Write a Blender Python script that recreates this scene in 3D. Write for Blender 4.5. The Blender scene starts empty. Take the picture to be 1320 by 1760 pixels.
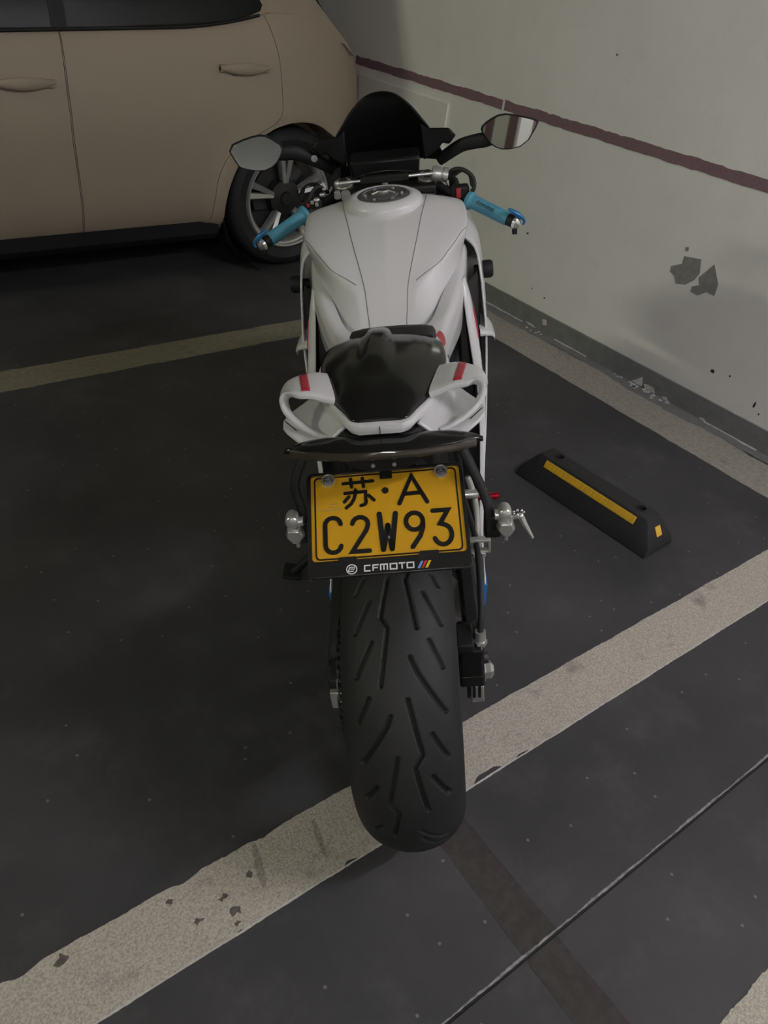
import bpy, bmesh, math, random
import numpy as np
from mathutils import Matrix, Vector

random.seed(7)
rng = np.random.default_rng(7)
R = math.radians
scn = bpy.context.scene
COL = scn.collection

# ------------------------------------------------------------------ camera
cam_d = bpy.data.cameras.new('camera')
cam_d.sensor_fit = 'VERTICAL'
cam_d.sensor_height = 24.0
cam_d.lens = 18.0
cam_d.clip_start = 0.05
cam = bpy.data.objects.new('camera', cam_d)
COL.objects.link(cam)
cr_, cdn, cf = (0.80448, -0.58424, 0.10714), (-0.28137, -0.53369, -0.7975), (0.52311, 0.61143, -0.59373)
cam.matrix_world = Matrix(((cr_[0], -cdn[0], -cf[0], 0), (cr_[1], -cdn[1], -cf[1], 0), (cr_[2], -cdn[2], -cf[2], 1.43), (0, 0, 0, 1)))
scn.camera = cam

# ------------------------------------------------------------------ world, lamps, exposure
w = bpy.data.worlds.new('garage_gloom')
scn.world = w
w.use_nodes = True
w.node_tree.nodes['Background'].inputs[0].default_value = (0.95, 1.0, 0.93, 1)
w.node_tree.nodes['Background'].inputs[1].default_value = 0.07
vs = scn.view_settings
vs.view_transform = 'Standard'
vs.look = 'None'
vs.gamma = 1.0
vs.exposure = 0.0
vs.use_curve_mapping = False


# tube lamps of the garage: position, watts of light, colour, length, turn about z
# (each is a glowing tube in a ceiling fitting, built further down from this list)
LAMPS = [((1.9, -1.0, 2.72), 98, (1.0, 0.94, 1.0), 1.2, R(0)),
         ((-4.4, 2.7, 2.72), 165, (1.0, 1.0, 0.74), 1.2, R(90)),
         ((-1.6, -1.9, 2.72), 92, (1.0, 0.98, 0.96), 1.2, R(90))]

LAMP_LABELS = ['ceiling tube lamp nearest the wall with the purple band', 'ceiling tube lamp ahead of the parked car', 'ceiling tube lamp beside the square column']

# ------------------------------------------------------------------ materials


def new_mat(name):
    m = bpy.data.materials.new(name)
    m.use_nodes = True
    return m, m.node_tree, m.node_tree.nodes['Principled BSDF']


def mat(name, col, rough=0.5, metal=0.0, coat=0.0, bump=0.0, bscale=300, var=0.0, vscale=8, spec=None):
    m, nt, b = new_mat(name)
    b.inputs['Base Color'].default_value = (*col, 1)
    b.inputs['Roughness'].default_value = rough
    b.inputs['Metallic'].default_value = metal
    if spec is not None:
        b.inputs['Specular IOR Level'].default_value = spec
    if coat:
        b.inputs['Coat Weight'].default_value = coat
        b.inputs['Coat Roughness'].default_value = 0.04
    tc = nt.nodes.new('ShaderNodeTexCoord')
    if var > 0 or True:
        n = nt.nodes.new('ShaderNodeTexNoise')
        n.inputs['Scale'].default_value = vscale
        n.inputs['Detail'].default_value = 6
        nt.links.new(tc.outputs['Object'], n.inputs['Vector'])
        mx = nt.nodes.new('ShaderNodeMix')
        mx.data_type = 'RGBA'
        v = max(var, 0.02)
        mx.inputs['A'].default_value = (*[c * (1 - v) for c in col], 1)
        mx.inputs['B'].default_value = (*[min(1, c * (1 + v)) for c in col], 1)
        nt.links.new(n.outputs['Fac'], mx.inputs['Factor'])
        nt.links.new(mx.outputs['Result'], b.inputs['Base Color'])
    if bump > 0:
        n2 = nt.nodes.new('ShaderNodeTexNoise')
        n2.inputs['Scale'].default_value = bscale
        n2.inputs['Detail'].default_value = 4
        nt.links.new(tc.outputs['Object'], n2.inputs['Vector'])
        bp = nt.nodes.new('ShaderNodeBump')
        bp.inputs['Strength'].default_value = bump
        bp.inputs['Distance'].default_value = 0.002
        nt.links.new(n2.outputs['Fac'], bp.inputs['Height'])
        nt.links.new(bp.outputs['Normal'], b.inputs['Normal'])
    return m


M = {}
M['white'] = mat('white_gloss_paint', (0.65, 0.65, 0.66), 0.28, coat=0.5)
M['black'] = mat('black_gloss_plastic', (0.008, 0.008, 0.008), 0.16, coat=0.15, spec=0.4)
M['screen'] = mat('smoked_screen', (0.005, 0.005, 0.005), 0.35, spec=0.2)
M['matte'] = mat('black_matte_plastic', (0.009, 0.009, 0.009), 0.6, spec=0.3, bump=0.15, bscale=700)
M['rubber'] = mat('tyre_rubber', (0.0165, 0.0165, 0.017), 0.62, spec=0.35, bump=0.12, bscale=500, var=0.25, vscale=12)
M['seatpad'] = mat('seat_vinyl', (0.018, 0.018, 0.018), 0.6, bump=0.25, bscale=600)
M['silver'] = mat('satin_alloy', (0.60, 0.60, 0.58), 0.32, 0.75)
M['chrome'] = mat('chrome', (0.75, 0.75, 0.75), 0.22, 0.8)
M['darkmetal'] = mat('dark_metal', (0.06, 0.06, 0.06), 0.4, 0.8)
M['capmetal'] = mat('cap_metal', (0.20, 0.20, 0.21), 0.35, 0.7)
M['teal'] = mat('teal_grip_rubber', (0.065, 0.26, 0.36), 0.6, bump=0.2, bscale=500)
M['tealdark'] = mat('blue_lever', (0.02, 0.16, 0.36), 0.35, 0.3)
M['red'] = mat('red_stripe', (0.42, 0.018, 0.045), 0.35, coat=0.4)
M['redano'] = mat('red_anodised', (0.45, 0.01, 0.03), 0.3, 0.7)
M['redsw'] = mat('red_switch', (0.30, 0.02, 0.03), 0.5)
M['blue'] = mat('blue_stripe', (0.03, 0.22, 0.62), 0.35, coat=0.3)
M['plate'] = mat('plate_yellow', (0.62, 0.33, 0.012), 0.42, var=0.05, vscale=20)
M['ink'] = mat('plate_black', (0.008, 0.008, 0.008), 0.4)
M['print'] = mat('print_white', (0.75, 0.75, 0.75), 0.5)
M['pblue'] = mat('print_blue', (0.15, 0.33, 0.75), 0.5)
M['pred'] = mat('print_red', (0.5, 0.03, 0.03), 0.5)
M['pyel'] = mat('print_yellow', (0.75, 0.55, 0.02), 0.5)
M['seam'] = mat('seam_grey', (0.16, 0.16, 0.17), 0.6)
M['car'] = mat('champagne_paint', (0.32, 0.266, 0.198), 0.62, coat=0.0)
M['glass'] = mat('dark_car_glass', (0.008, 0.010, 0.008), 0.35, spec=0.15)
M['stop'] = mat('stop_rubber', (0.016, 0.016, 0.017), 0.7, bump=0.3, bscale=250, var=0.3, vscale=15)
M['reflect'] = mat('yellow_reflector', (0.70, 0.42, 0.02), 0.4)
M['reflect2'] = mat('amber_reflector', (0.85, 0.52, 0.06), 0.4)
M['lens'] = mat('smoked_lens', (0.035, 0.028, 0.022), 0.12, coat=0.6)
M['heel'] = mat('grey_guard', (0.10, 0.10, 0.09), 0.5, 0.3)
M['beam'] = mat('ceiling_paint', (0.45, 0.45, 0.42), 0.8)

# mirror glass
m, nt, b = new_mat('mirror_glass')
b.inputs['Base Color'].default_value = (0.75, 0.77, 0.76, 1)
b.inputs['Metallic'].default_value = 1.0
b.inputs['Roughness'].default_value = 0.02
M['mirror'] = m

# carbon weave
m, nt, b = new_mat('carbon_weave')
tc = nt.nodes.new('ShaderNodeTexCoord')
wv = nt.nodes.new('ShaderNodeTexWave')
wv.wave_type = 'BANDS'
wv.bands_direction = 'DIAGONAL'
wv.inputs['Scale'].default_value = 110
nt.links.new(tc.outputs['Object'], wv.inputs['Vector'])
rp = nt.nodes.new('ShaderNodeValToRGB')
rp.color_ramp.elements[0].color = (0.006, 0.006, 0.006, 1)
rp.color_ramp.elements[1].color = (0.022, 0.022, 0.022, 1)
nt.links.new(wv.outputs['Color'], rp.inputs['Fac'])
nt.links.new(rp.outputs['Color'], b.inputs['Base Color'])
b.inputs['Roughness'].default_value = 0.3
M['carbon'] = m


def floor_material():
    m, nt, b = new_mat('grey_epoxy_floor')
    tc = nt.nodes.new('ShaderNodeTexCoord')
    L = nt.links.new

    def noise(s, d=6, r=0.6):
        n = nt.nodes.new('ShaderNodeTexNoise')
        n.inputs['Scale'].default_value = s
        n.inputs['Detail'].default_value = d
        n.inputs['Roughness'].default_value = r
        L(tc.outputs['Object'], n.inputs['Vector'])
        return n
    n1 = noise(1.6)
    r1 = nt.nodes.new('ShaderNodeValToRGB')
    r1.color_ramp.elements[0].position = 0.3
    r1.color_ramp.elements[0].color = (0.033, 0.033, 0.035, 1)
    r1.color_ramp.elements[1].position = 0.72
    r1.color_ramp.elements[1].color = (0.064, 0.063, 0.066, 1)
    L(n1.outputs['Fac'], r1.inputs['Fac'])
    # dusty scuffs
    n2 = noise(5, 10, 0.7)
    r2 = nt.nodes.new('ShaderNodeValToRGB')
    r2.color_ramp.elements[0].position = 0.52
    r2.color_ramp.elements[1].position = 0.80
    r2.color_ramp.elements[0].color = (0, 0, 0, 1)
    r2.color_ramp.elements[1].color = (0.35, 0.35, 0.35, 1)
    L(n2.outputs['Fac'], r2.inputs['Fac'])
    mx = nt.nodes.new('ShaderNodeMix')
    mx.data_type = 'RGBA'
    L(r2.outputs['Color'], mx.inputs['Factor'])
    L(r1.outputs['Color'], mx.inputs['A'])
    mx.inputs['B'].default_value = (0.15, 0.147, 0.145, 1)
    # pale specks
    vo = nt.nodes.new('ShaderNodeTexVoronoi')
    vo.voronoi_dimensions = '2D'
    vo.inputs['Scale'].default_value = 10
    vo.inputs['Randomness'].default_value = 1
    L(tc.outputs['Object'], vo.inputs['Vector'])
    lt = nt.nodes.new('ShaderNodeMath')
    lt.operation = 'LESS_THAN'
    lt.inputs[1].default_value = 0.032
    L(vo.outputs['Distance'], lt.inputs[0])
    sp = nt.nodes.new('ShaderNodeSeparateColor')
    L(vo.outputs['Color'], sp.inputs[0])
    gt = nt.nodes.new('ShaderNodeMath')
    gt.operation = 'GREATER_THAN'
    gt.inputs[1].default_value = 0.6
    L(sp.outputs[0], gt.inputs[0])
    mu = nt.nodes.new('ShaderNodeMath')
    mu.operation = 'MULTIPLY'
    L(lt.outputs[0], mu.inputs[0])
    L(gt.outputs[0], mu.inputs[1])
    mu2 = nt.nodes.new('ShaderNodeMath')
    mu2.operation = 'MULTIPLY'
    mu2.inputs[1].default_value = 0.5
    L(mu.outputs[0], mu2.inputs[0])
    mx2 = nt.nodes.new('ShaderNodeMix')
    mx2.data_type = 'RGBA'
    L(mu2.outputs[0], mx2.inputs['Factor'])
    L(mx.outputs['Result'], mx2.inputs['A'])
    mx2.inputs['B'].default_value = (0.27, 0.265, 0.255, 1)
    L(mx2.outputs['Result'], b.inputs['Base Color'])
    r3 = nt.nodes.new('ShaderNodeMapRange')
    r3.inputs['To Min'].default_value = 0.5
    r3.inputs['To Max'].default_value = 0.75
    L(n2.outputs['Fac'], r3.inputs['Value'])
    L(r3.outputs[0], b.inputs['Roughness'])
    b.inputs['Specular IOR Level'].default_value = 0.3
    n4 = noise(120, 5)
    bp = nt.nodes.new('ShaderNodeBump')
    bp.inputs['Strength'].default_value = 0.12
    bp.inputs['Distance'].default_value = 0.003
    L(n4.outputs['Fac'], bp.inputs['Height'])
    L(bp.outputs['Normal'], b.inputs['Normal'])
    return m


def line_material(name, ca, cb, stain, bs=0.5, sc=230):
    m, nt, b = new_mat(name)
    L = nt.links.new
    tc = nt.nodes.new('ShaderNodeTexCoord')

    def noise(s, d=6, r=0.6):
        n = nt.nodes.new('ShaderNodeTexNoise')
        n.inputs['Scale'].default_value = s
        n.inputs['Detail'].default_value = d
        n.inputs['Roughness'].default_value = r
        L(tc.outputs['Object'], n.inputs['Vector'])
        return n
    n1 = noise(sc, 4)
    r1 = nt.nodes.new('ShaderNodeValToRGB')
    r1.color_ramp.elements[0].position = 0.30
    r1.color_ramp.elements[0].color = (*ca, 1)
    r1.color_ramp.elements[1].position = 0.62
    r1.color_ramp.elements[1].color = (*cb, 1)
    L(n1.outputs['Fac'], r1.inputs['Fac'])
    n2 = noise(9, 6, 0.65)
    r2 = nt.nodes.new('ShaderNodeValToRGB')
    r2.color_ramp.elements[0].position = 0.58
    r2.color_ramp.elements[1].position = 0.75
    r2.color_ramp.elements[0].color = (0, 0, 0, 1)
    r2.color_ramp.elements[1].color = (0.75, 0.75, 0.75, 1)
    L(n2.outputs['Fac'], r2.inputs['Fac'])
    mx = nt.nodes.new('ShaderNodeMix')
    mx.data_type = 'RGBA'
    L(r2.outputs['Color'], mx.inputs['Factor'])
    L(r1.outputs['Color'], mx.inputs['A'])
    mx.inputs['B'].default_value = (*stain, 1)
    L(mx.outputs['Result'], b.inputs['Base Color'])
    b.inputs['Roughness'].default_value = 0.85
    b.inputs['Specular IOR Level'].default_value = 0.2
    bp = nt.nodes.new('ShaderNodeBump')
    bp.inputs['Strength'].default_value = bs
    bp.inputs['Distance'].default_value = 0.004
    L(n1.outputs['Fac'], bp.inputs['Height'])
    L(bp.outputs['Normal'], b.inputs['Normal'])
    return m


M['floor'] = floor_material()
M['line'] = line_material('worn_white_line', (0.31, 0.288, 0.245), (0.57, 0.53, 0.455), (0.17, 0.155, 0.14))
M['linefar'] = line_material('dusty_line', (0.155, 0.145, 0.105), (0.22, 0.205, 0.15), (0.11, 0.10, 0.075), 0.2, 60)
M['lineside'] = line_material('trodden_line', (0.25, 0.235, 0.205), (0.35, 0.33, 0.29), (0.17, 0.16, 0.14), 0.2, 60)
M['cover'] = line_material('covered_line', (0.040, 0.035, 0.033), (0.056, 0.050, 0.047), (0.034, 0.03, 0.029), 0.1, 40)
M['smear'] = line_material('rubber_smear', (0.20, 0.182, 0.16), (0.40, 0.37, 0.32), (0.17, 0.155, 0.14))
M['grime'] = line_material('grime', (0.08, 0.07, 0.06), (0.15, 0.135, 0.12), (0.06, 0.055, 0.05), 0.3, 90)
M['edge'] = line_material('chipped_edge', (0.14, 0.14, 0.14), (0.32, 0.31, 0.30), (0.05, 0.05, 0.05), 0.5, 60)
M['wall'] = line_material('wall_paint', (0.75, 0.75, 0.71), (0.80, 0.80, 0.76), (0.72, 0.72, 0.68), 0.05, 3)
M['skirt'] = line_material('grey_skirting', (0.165, 0.17, 0.165), (0.20, 0.205, 0.20), (0.13, 0.13, 0.125), 0.15, 25)
M['purple'] = line_material('purple_band', (0.20, 0.128, 0.145), (0.24, 0.155, 0.175), (0.18, 0.115, 0.13), 0.3, 90)
M['bare'] = line_material('bare_plaster', (0.21, 0.21, 0.205), (0.27, 0.27, 0.26), (0.18, 0.18, 0.175), 0.3, 50)
M['flake'] = line_material('loose_flake', (0.45, 0.44, 0.42), (0.62, 0.60, 0.57), (0.35, 0.34, 0.33), 0.3, 60)
M['dirt'] = mat('dirt_spot', (0.03, 0.028, 0.026), 0.9)

# ------------------------------------------------------------------ mesh builder


def vec(p):
    return np.array(p, float)


class MB:
    def __init__(self):
        self.v = []
        self.f = []

    def add(self, vs_, fs):
        o = len(self.v)
        self.v += [tuple(map(float, p)) for p in vs_]
        self.f += [tuple(i + o for i in f) for f in fs]
        return self

    def box(self, c, s, rot=None):
        h = np.array(s) / 2.0
        pts = np.array([[x, y, z] for x in (-1, 1) for y in (-1, 1) for z in (-1, 1)]) * h
        if rot is not None:
            pts = pts @ np.array(rot).T
        pts = pts + np.array(c)
        return self.add(pts, [(0, 1, 3, 2), (4, 6, 7, 5), (0, 4, 5, 1), (2, 3, 7, 6), (0, 2, 6, 4), (1, 5, 7, 3)])

    def loft(self, rings, closed=True, caps=True):
        n = len(rings[0])
        o = len(self.v)
        for r in rings:
            self.v += [tuple(map(float, p)) for p in r]
        for i in range(len(rings) - 1):
            for j in range(n if closed else n - 1):
                k = (j + 1) % n
                self.f.append((o + i * n + j, o + i * n + k, o + (i + 1) * n + k, o + (i + 1) * n + j))
        if caps and closed:
            self.f.append(tuple(o + j for j in range(n))[::-1])
            self.f.append(tuple(o + (len(rings) - 1) * n + j for j in range(n)))
        return self

    def tube(self, path, r, seg=10, caps=True, flat=None):
        P = [vec(p) for p in path]
        rs = r if isinstance(r, (list, tuple)) else [r] * len(P)
        rings = []
        prev = None
        for i, p in enumerate(P):
            t = P[min(i + 1, len(P) - 1)] - P[max(i - 1, 0)]
            t = t / (np.linalg.norm(t) + 1e-12)
            if prev is None:
                a = np.array([0, 0, 1.0]) if abs(t[2]) < 0.9 else np.array([1.0, 0, 0])
            else:
                a = prev
            a = a - t * np.dot(a, t)
            a /= np.linalg.norm(a)
            prev = a
            b_ = np.cross(t, a)
            fa, fb = (1, 1) if flat is None else flat
            rings.append([p + (a * math.cos(q) * fa + b_ * math.sin(q) * fb) * rs[i] for q in np.linspace(0, 2 * math.pi, seg, endpoint=False)])
        return self.loft(rings, True, caps)

    def cyl(self, p0, p1, r0, r1=None, seg=20):
        return self.tube([p0, p1], [r0, r0 if r1 is None else r1], seg)

    def lathe(self, prof, c, axis, seg=32, close=False):
        """prof: list of (r, h) along axis"""
        ax = vec(axis)
        ax /= np.linalg.norm(ax)
        a = np.array([0, 0, 1.0]) if abs(ax[2]) < 0.9 else np.array([1.0, 0, 0])
        a = a - ax * np.dot(a, ax)
        a /= np.linalg.norm(a)
        b_ = np.cross(ax, a)
        c = vec(c)
        rings = []
        for q in np.linspace(0, 2 * math.pi, seg, endpoint=False):
            d = a * math.cos(q) + b_ * math.sin(q)
            rings.append([c + d * r + ax * h for r, h in prof])
        n = len(prof)
        o = len(self.v)
        for r in rings:
            self.v += [tuple(map(float, p)) for p in r]
        for i in range(seg):
            k = (i + 1) % seg
            for j in range(n if close else n - 1):
                jj = (j + 1) % n
                self.f.append((o + i * n + j, o + k * n + j, o + k * n + jj, o + i * n + jj))
        return self

    def sphere(self, c, r, seg=14, rows=8, scale=(1, 1, 1)):
        rings = []
        for i in range(rows + 1):
            a = math.pi * i / rows
            rr = max(math.sin(a), 1e-3)
            rings.append([vec(c) + np.array([rr * math.cos(q) * r * scale[0], rr * math.sin(q) * r * scale[1], math.cos(a) * r * scale[2]]) for q in np.linspace(0, 2 * math.pi, seg, endpoint=False)])
        return self.loft(rings)

    def prism(self, poly, d):
        """poly: 3D points, extruded by vector d"""
        n = len(poly)
        d = vec(d)
        P = [vec(p) for p in poly]
        o = len(self.v)
        self.v += [tuple(p) for p in P] + [tuple(p + d) for p in P]
        self.f.append(tuple(o + i for i in range(n))[::-1])
        self.f.append(tuple(o + n + i for i in range(n)))
        for i in range(n):
            k = (i + 1) % n
            self.f.append((o + i, o + k, o + n + k, o + n + i))
        return self

    def build(self, name, m, parent=None, bev=0.0, ang=38, flat=False, xf=None, weld=False):
        me = bpy.data.meshes.new(name)
        V = self.v if xf is None else [tuple(xf(p)) for p in self.v]
        me.from_pydata(V, [], self.f)
        bm = bmesh.new()
        bm.from_mesh(me)
        if weld:
            bmesh.ops.remove_doubles(bm, verts=bm.verts, dist=1e-5)
        bmesh.ops.recalc_face_normals(bm, faces=bm.faces)
        bm.to_mesh(me)
        bm.free()
        if not flat:
            me.shade_smooth()
            me.set_sharp_from_angle(angle=R(ang))
        me.materials.append(M[m] if isinstance(m, str) else m)
        o = bpy.data.objects.new(name, me)
        COL.objects.link(o)
        if parent is not None:
            o.parent = parent
        if bev:
            md = o.modifiers.new('bevel', 'BEVEL')
            md.width = bev
            md.segments = 2
            md.limit_method = 'ANGLE'
            md.angle_limit = R(35)
        return o


def tag(o, label=None, cat=None, group=None, kind=None):
    if label:
        o['label'] = label
    if cat:
        o['category'] = cat
    if group:
        o['group'] = group
    if kind:
        o['kind'] = kind
    return o


def empty(name, loc=(0, 0, 0), mw=None):
    o = bpy.data.objects.new(name, None)
    o.empty_display_size = 0.1
    if mw is not None:
        o.matrix_world = mw
    else:
        o.location = loc
    COL.objects.link(o)
    return o


def catmull(P, n=6):
    P = [vec(p) for p in P]
    out = []
    for i in range(len(P) - 1):
        p0 = P[i - 1] if i > 0 else 2 * P[0] - P[1]
        p1, p2 = P[i], P[i + 1]
        p3 = P[i + 2] if i + 2 < len(P) else 2 * P[-1] - P[-2]
        for t in np.linspace(0, 1, n, endpoint=False):
            out.append(0.5 * ((2 * p1) + (-p0 + p2) * t + (2 * p0 - 5 * p1 + 4 * p2 - p3) * t * t + (-p0 + 3 * p1 - 3 * p2 + p3) * t ** 3))
    out.append(P[-1])
    return out


def chaikin(P, it=2, closed=False):
    P = [vec(p) for p in P]
    for _ in range(it):
        Q = [] if closed else [P[0]]
        n = len(P)
        for i in range(n if closed else n - 1):
            a, b_ = P[i], P[(i + 1) % n]
            Q.append(a * 0.75 + b_ * 0.25)
            Q.append(a * 0.25 + b_ * 0.75)
        if not closed:
            Q.append(P[-1])
        P = Q
    return P


def sections(secs, n=5, it=2):
    """secs: list of equally long point lists; smooth along the list (catmull) and within (chaikin)"""
    secs = [[vec(p) for p in s] for s in secs]
    k = len(secs[0])
    cols = [catmull([s[j] for s in secs], n) for j in range(k)]
    rows = [[cols[j][i] for j in range(k)] for i in range(len(cols[0]))]
    return [chaikin(r, it) for r in rows] if it else rows


def shell(rows, name, m, parent, th=0.004, ang=45):
    b_ = MB()
    b_.loft(rows, closed=False, caps=False)
    o = b_.build(name, m, parent, ang=ang)
    md = o.modifiers.new('solid', 'SOLIDIFY')
    md.thickness = th
    md.offset = 0
    return o


def bake(o):
    dg = bpy.context.evaluated_depsgraph_get()
    dg.update()
    me = bpy.data.meshes.new_from_object(o.evaluated_get(dg))
    o.modifiers.clear()
    o.data = me


def cut(o, cutter, op='DIFFERENCE', keep=False):
    md = o.modifiers.new('cut', 'BOOLEAN')
    md.object = cutter
    md.operation = op
    md.solver = 'EXACT'
    bpy.context.view_layer.update()
    bake(o)
    if not keep:
        bpy.data.objects.remove(cutter)


# ================================================================== STRUCTURE
def flat_poly(name, pts2, z0, z1, m, parent, ang=30):
    b_ = MB()
    b_.prism([(x, y, z0) for x, y in pts2], (0, 0, z1 - z0))
    return b_.build(name, m, parent, flat=True)


# floor with a sawn joint running along X
JY = 0.266
fl = MB()
prof = [(-4.0, 0), (JY - 0.0026, 0), (JY - 0.0016, -0.006), (JY + 0.0016, -0.006), (JY + 0.0026, 0), (8.0, 0)]
fl.loft([[(x, y, z) for y, z in prof] for x in (-6.0, 2.81)], closed=False, caps=False)
floor = tag(fl.build('floor', 'floor', flat=True), 'dark grey sealed concrete garage floor with scuffs and a sawn joint', kind='structure')


def jag(x0, x1, step, amp, y, bites=()):
    n = int(abs(x1 - x0) / step)
    out = []
    ph = rng.uniform(0, 6, 4)
    for i in range(n + 1):
        x = x0 + (x1 - x0) * i / n
        d = amp * (0.5 * math.sin(x * 23 + ph[0]) + 0.35 * math.sin(x * 61 + ph[1]) + rng.normal(0, 0.35))
        for bx, bw, bd in bites:
            u = (x - bx) / bw
            if abs(u) < 1:
                d += bd * (1 - u * u) * (1 + 0.2 * math.sin(x * 110))
        out.append((x, y + d))
    return out


near = jag(-6, 2.70, 0.008, 0.0016, 0.583, bites=((0.90, 0.045, 0.016), (1.005, 0.02, 0.006), (0.535, 0.018, 0.007), (0.30, 0.02, 0.004)))
near += jag(2.70, -6, 0.008, 0.0013, 0.724, bites=((0.26, 0.03, -0.006), (-0.03, 0.03, -0.008), (0.42, 0.03, -0.004)))
tag(flat_poly('painted_line', near, -0.001, 0.0012, 'line', floor), 'broad worn off-white bay line under the rear tyre')
far_ = jag(-6, 2.62, 0.02, 0.003, 2.695) + jag(2.62, -6, 0.02, 0.003, 2.85)
tag(flat_poly('painted_line', far_, -0.001, 0.0012, 'linefar', floor), 'dusty bay line between motorcycle and car')
sd = jag(0.72, 2.69, 0.02, 0.002, 0)
sd2 = jag(2.69, 0.72, 0.02, 0.004, 0)
side = [(2.528 + y, x) for x, y in sd] + [(2.745 + y + 0.01 * math.sin(x * 5), x) for x, y in sd2]
tag(flat_poly('painted_line', side, -0.001, 0.0011, 'lineside', floor), 'dusty bay line along the foot of the wall')
nxt = jag(-6, 2.70, 0.008, 0.0022, -0.15) + jag(2.70, -6, 0.008, 0.0022, 0.002)
tag(flat_poly('painted_line', nxt, -0.001, 0.0012, 'line', floor), 'worn off-white line of the next bay, at the bottom corner')
# overpainted old line running away from the bay
cv = [(0.697 + y, x) for x, y in jag(-2.0, JY - 0.004, 0.02, 0.0012, 0)] + [(0.778 + y, x) for x, y in jag(JY - 0.004, -2.0, 0.02, 0.0012, 0)]
flat_poly('overpainted_strip', cv, -0.001, 0.0006, 'cover', floor)
cv = [(0.708 + y + (0.583 - x) * -0.03, x) for x, y in jag(JY + 0.004, 0.583, 0.02, 0.0012, 0)] + [(0.786 + y, x) for x, y in jag(0.583, JY + 0.004, 0.02, 0.0012, 0)]
flat_poly('overpainted_strip', cv, -0.001, 0.0006, 'cover', floor)
# crumbled pale lips: on the joint and on the outer edge of the near line
lip = jag(-6, 2.7, 0.006, 0.0008, JY + 0.0026) + jag(2.7, -6, 0.006, 0.0014, JY + 0.0064)
flat_poly('joint_lip', lip, -0.001, 0.0009, 'edge', floor)
lip = jag(-6, 2.7, 0.006, 0.0008, 0.5815) + jag(2.7, -6, 0.006, 0.0008, 0.5845)
flat_poly('line_lip', lip, -0.001, 0.0018, 'flake', floor)
# grime between the side line and the skirting
gr = [(2.735 + 0.012 * math.sin(x * 7) + y, x) for x, y in jag(0.5, 2.72, 0.02, 0.006, 0)] + [(2.80, 2.72), (2.80, 0.5)]
flat_poly('grime_strip', gr, -0.001, 0.0014, 'skirt', floor)
for cx, cy, r_ in [(0.03, 0.705, 0.012), (0.30, 0.655, 0.009), (0.36, 0.668, 0.008), (0.31, 0.622, 0.011), (0.245, 0.64, 0.008), (0.30, 0.60, 0.006), (0.215, 0.70, 0.006)]:
    p = [(cx + r_ * (1 + 0.5 * rng.uniform(-1, 1)) * math.cos(a), cy + r_ * (0.7 + 0.5 * rng.uniform(-1, 1)) * math.sin(a)) for a in np.linspace(0, 2 * math.pi, 11, endpoint=False)]
    flat_poly('dirt_spot', p, 0.0, 0.00135, 'grime', floor)

# faint rubber smears across the near line
for (xa, ya, xb, yb, wd) in [(0.395, 0.715, 0.372, 0.630, 0.017), (0.520, 0.700, 0.500, 0.622, 0.013)]:
    n_ = 14
    lft, rgt = [], []
    for i in range(n_ + 1):
        t_ = i / n_
        px_, py_ = xa + (xb - xa) * t_, ya + (yb - ya) * t_
        hw_ = wd * (0.35 + 0.65 * math.sin(math.pi * min(1, max(0.05, t_ * 0.9 + 0.08)))) * rng.uniform(0.75, 1.15) / 2
        lft.append((px_ - hw_, py_))
        rgt.append((px_ + hw_, py_))
    flat_poly('rubber_smear', lft + rgt[::-1], 0.0, 0.00128, 'smear', floor)

# right wall
WX = 2.81
wl = MB()
wl.box((WX + 0.1, 2.0, 1.4), (0.2, 12.0, 2.8))
wall = tag(wl.build('wall_right', 'wall', flat=True), 'off-white painted garage wall with purple band and grey skirting', kind='structure')


def wall_poly(name, pts, d, m, ang=None):
    b_ = MB()
    b_.prism([(WX + 0.001, y, z) for y, z in pts], (-d - 0.001, 0, 0))
    return b_.build(name, m, wall, flat=True)


def band(y0, y1):
    lo = [(y, z) for y, z in jag(y0, y1, 0.02, 0.0022, 0.866)]
    hi = [(y, z) for y, z in jag(y1, y0, 0.02, 0.0030, 0.907)]
    return lo + hi


wall_poly('purple_band', band(-3.9, 2.822), 0.002, 'purple')
wall_poly('purple_band', band(2.838, 4.035), 0.002, 'purple')
wall_poly('purple_band', band(4.085, 7.9), 0.002, 'purple')
bs = MB()
bs.box((WX - 0.0045, 2.0, 0.044), (0.009, 12.0, 0.090))
base = tag(bs.build('baseboard_right', 'skirt', bev=0.002), 'low grey painted skirting along the wall foot', kind='structure')
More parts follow.
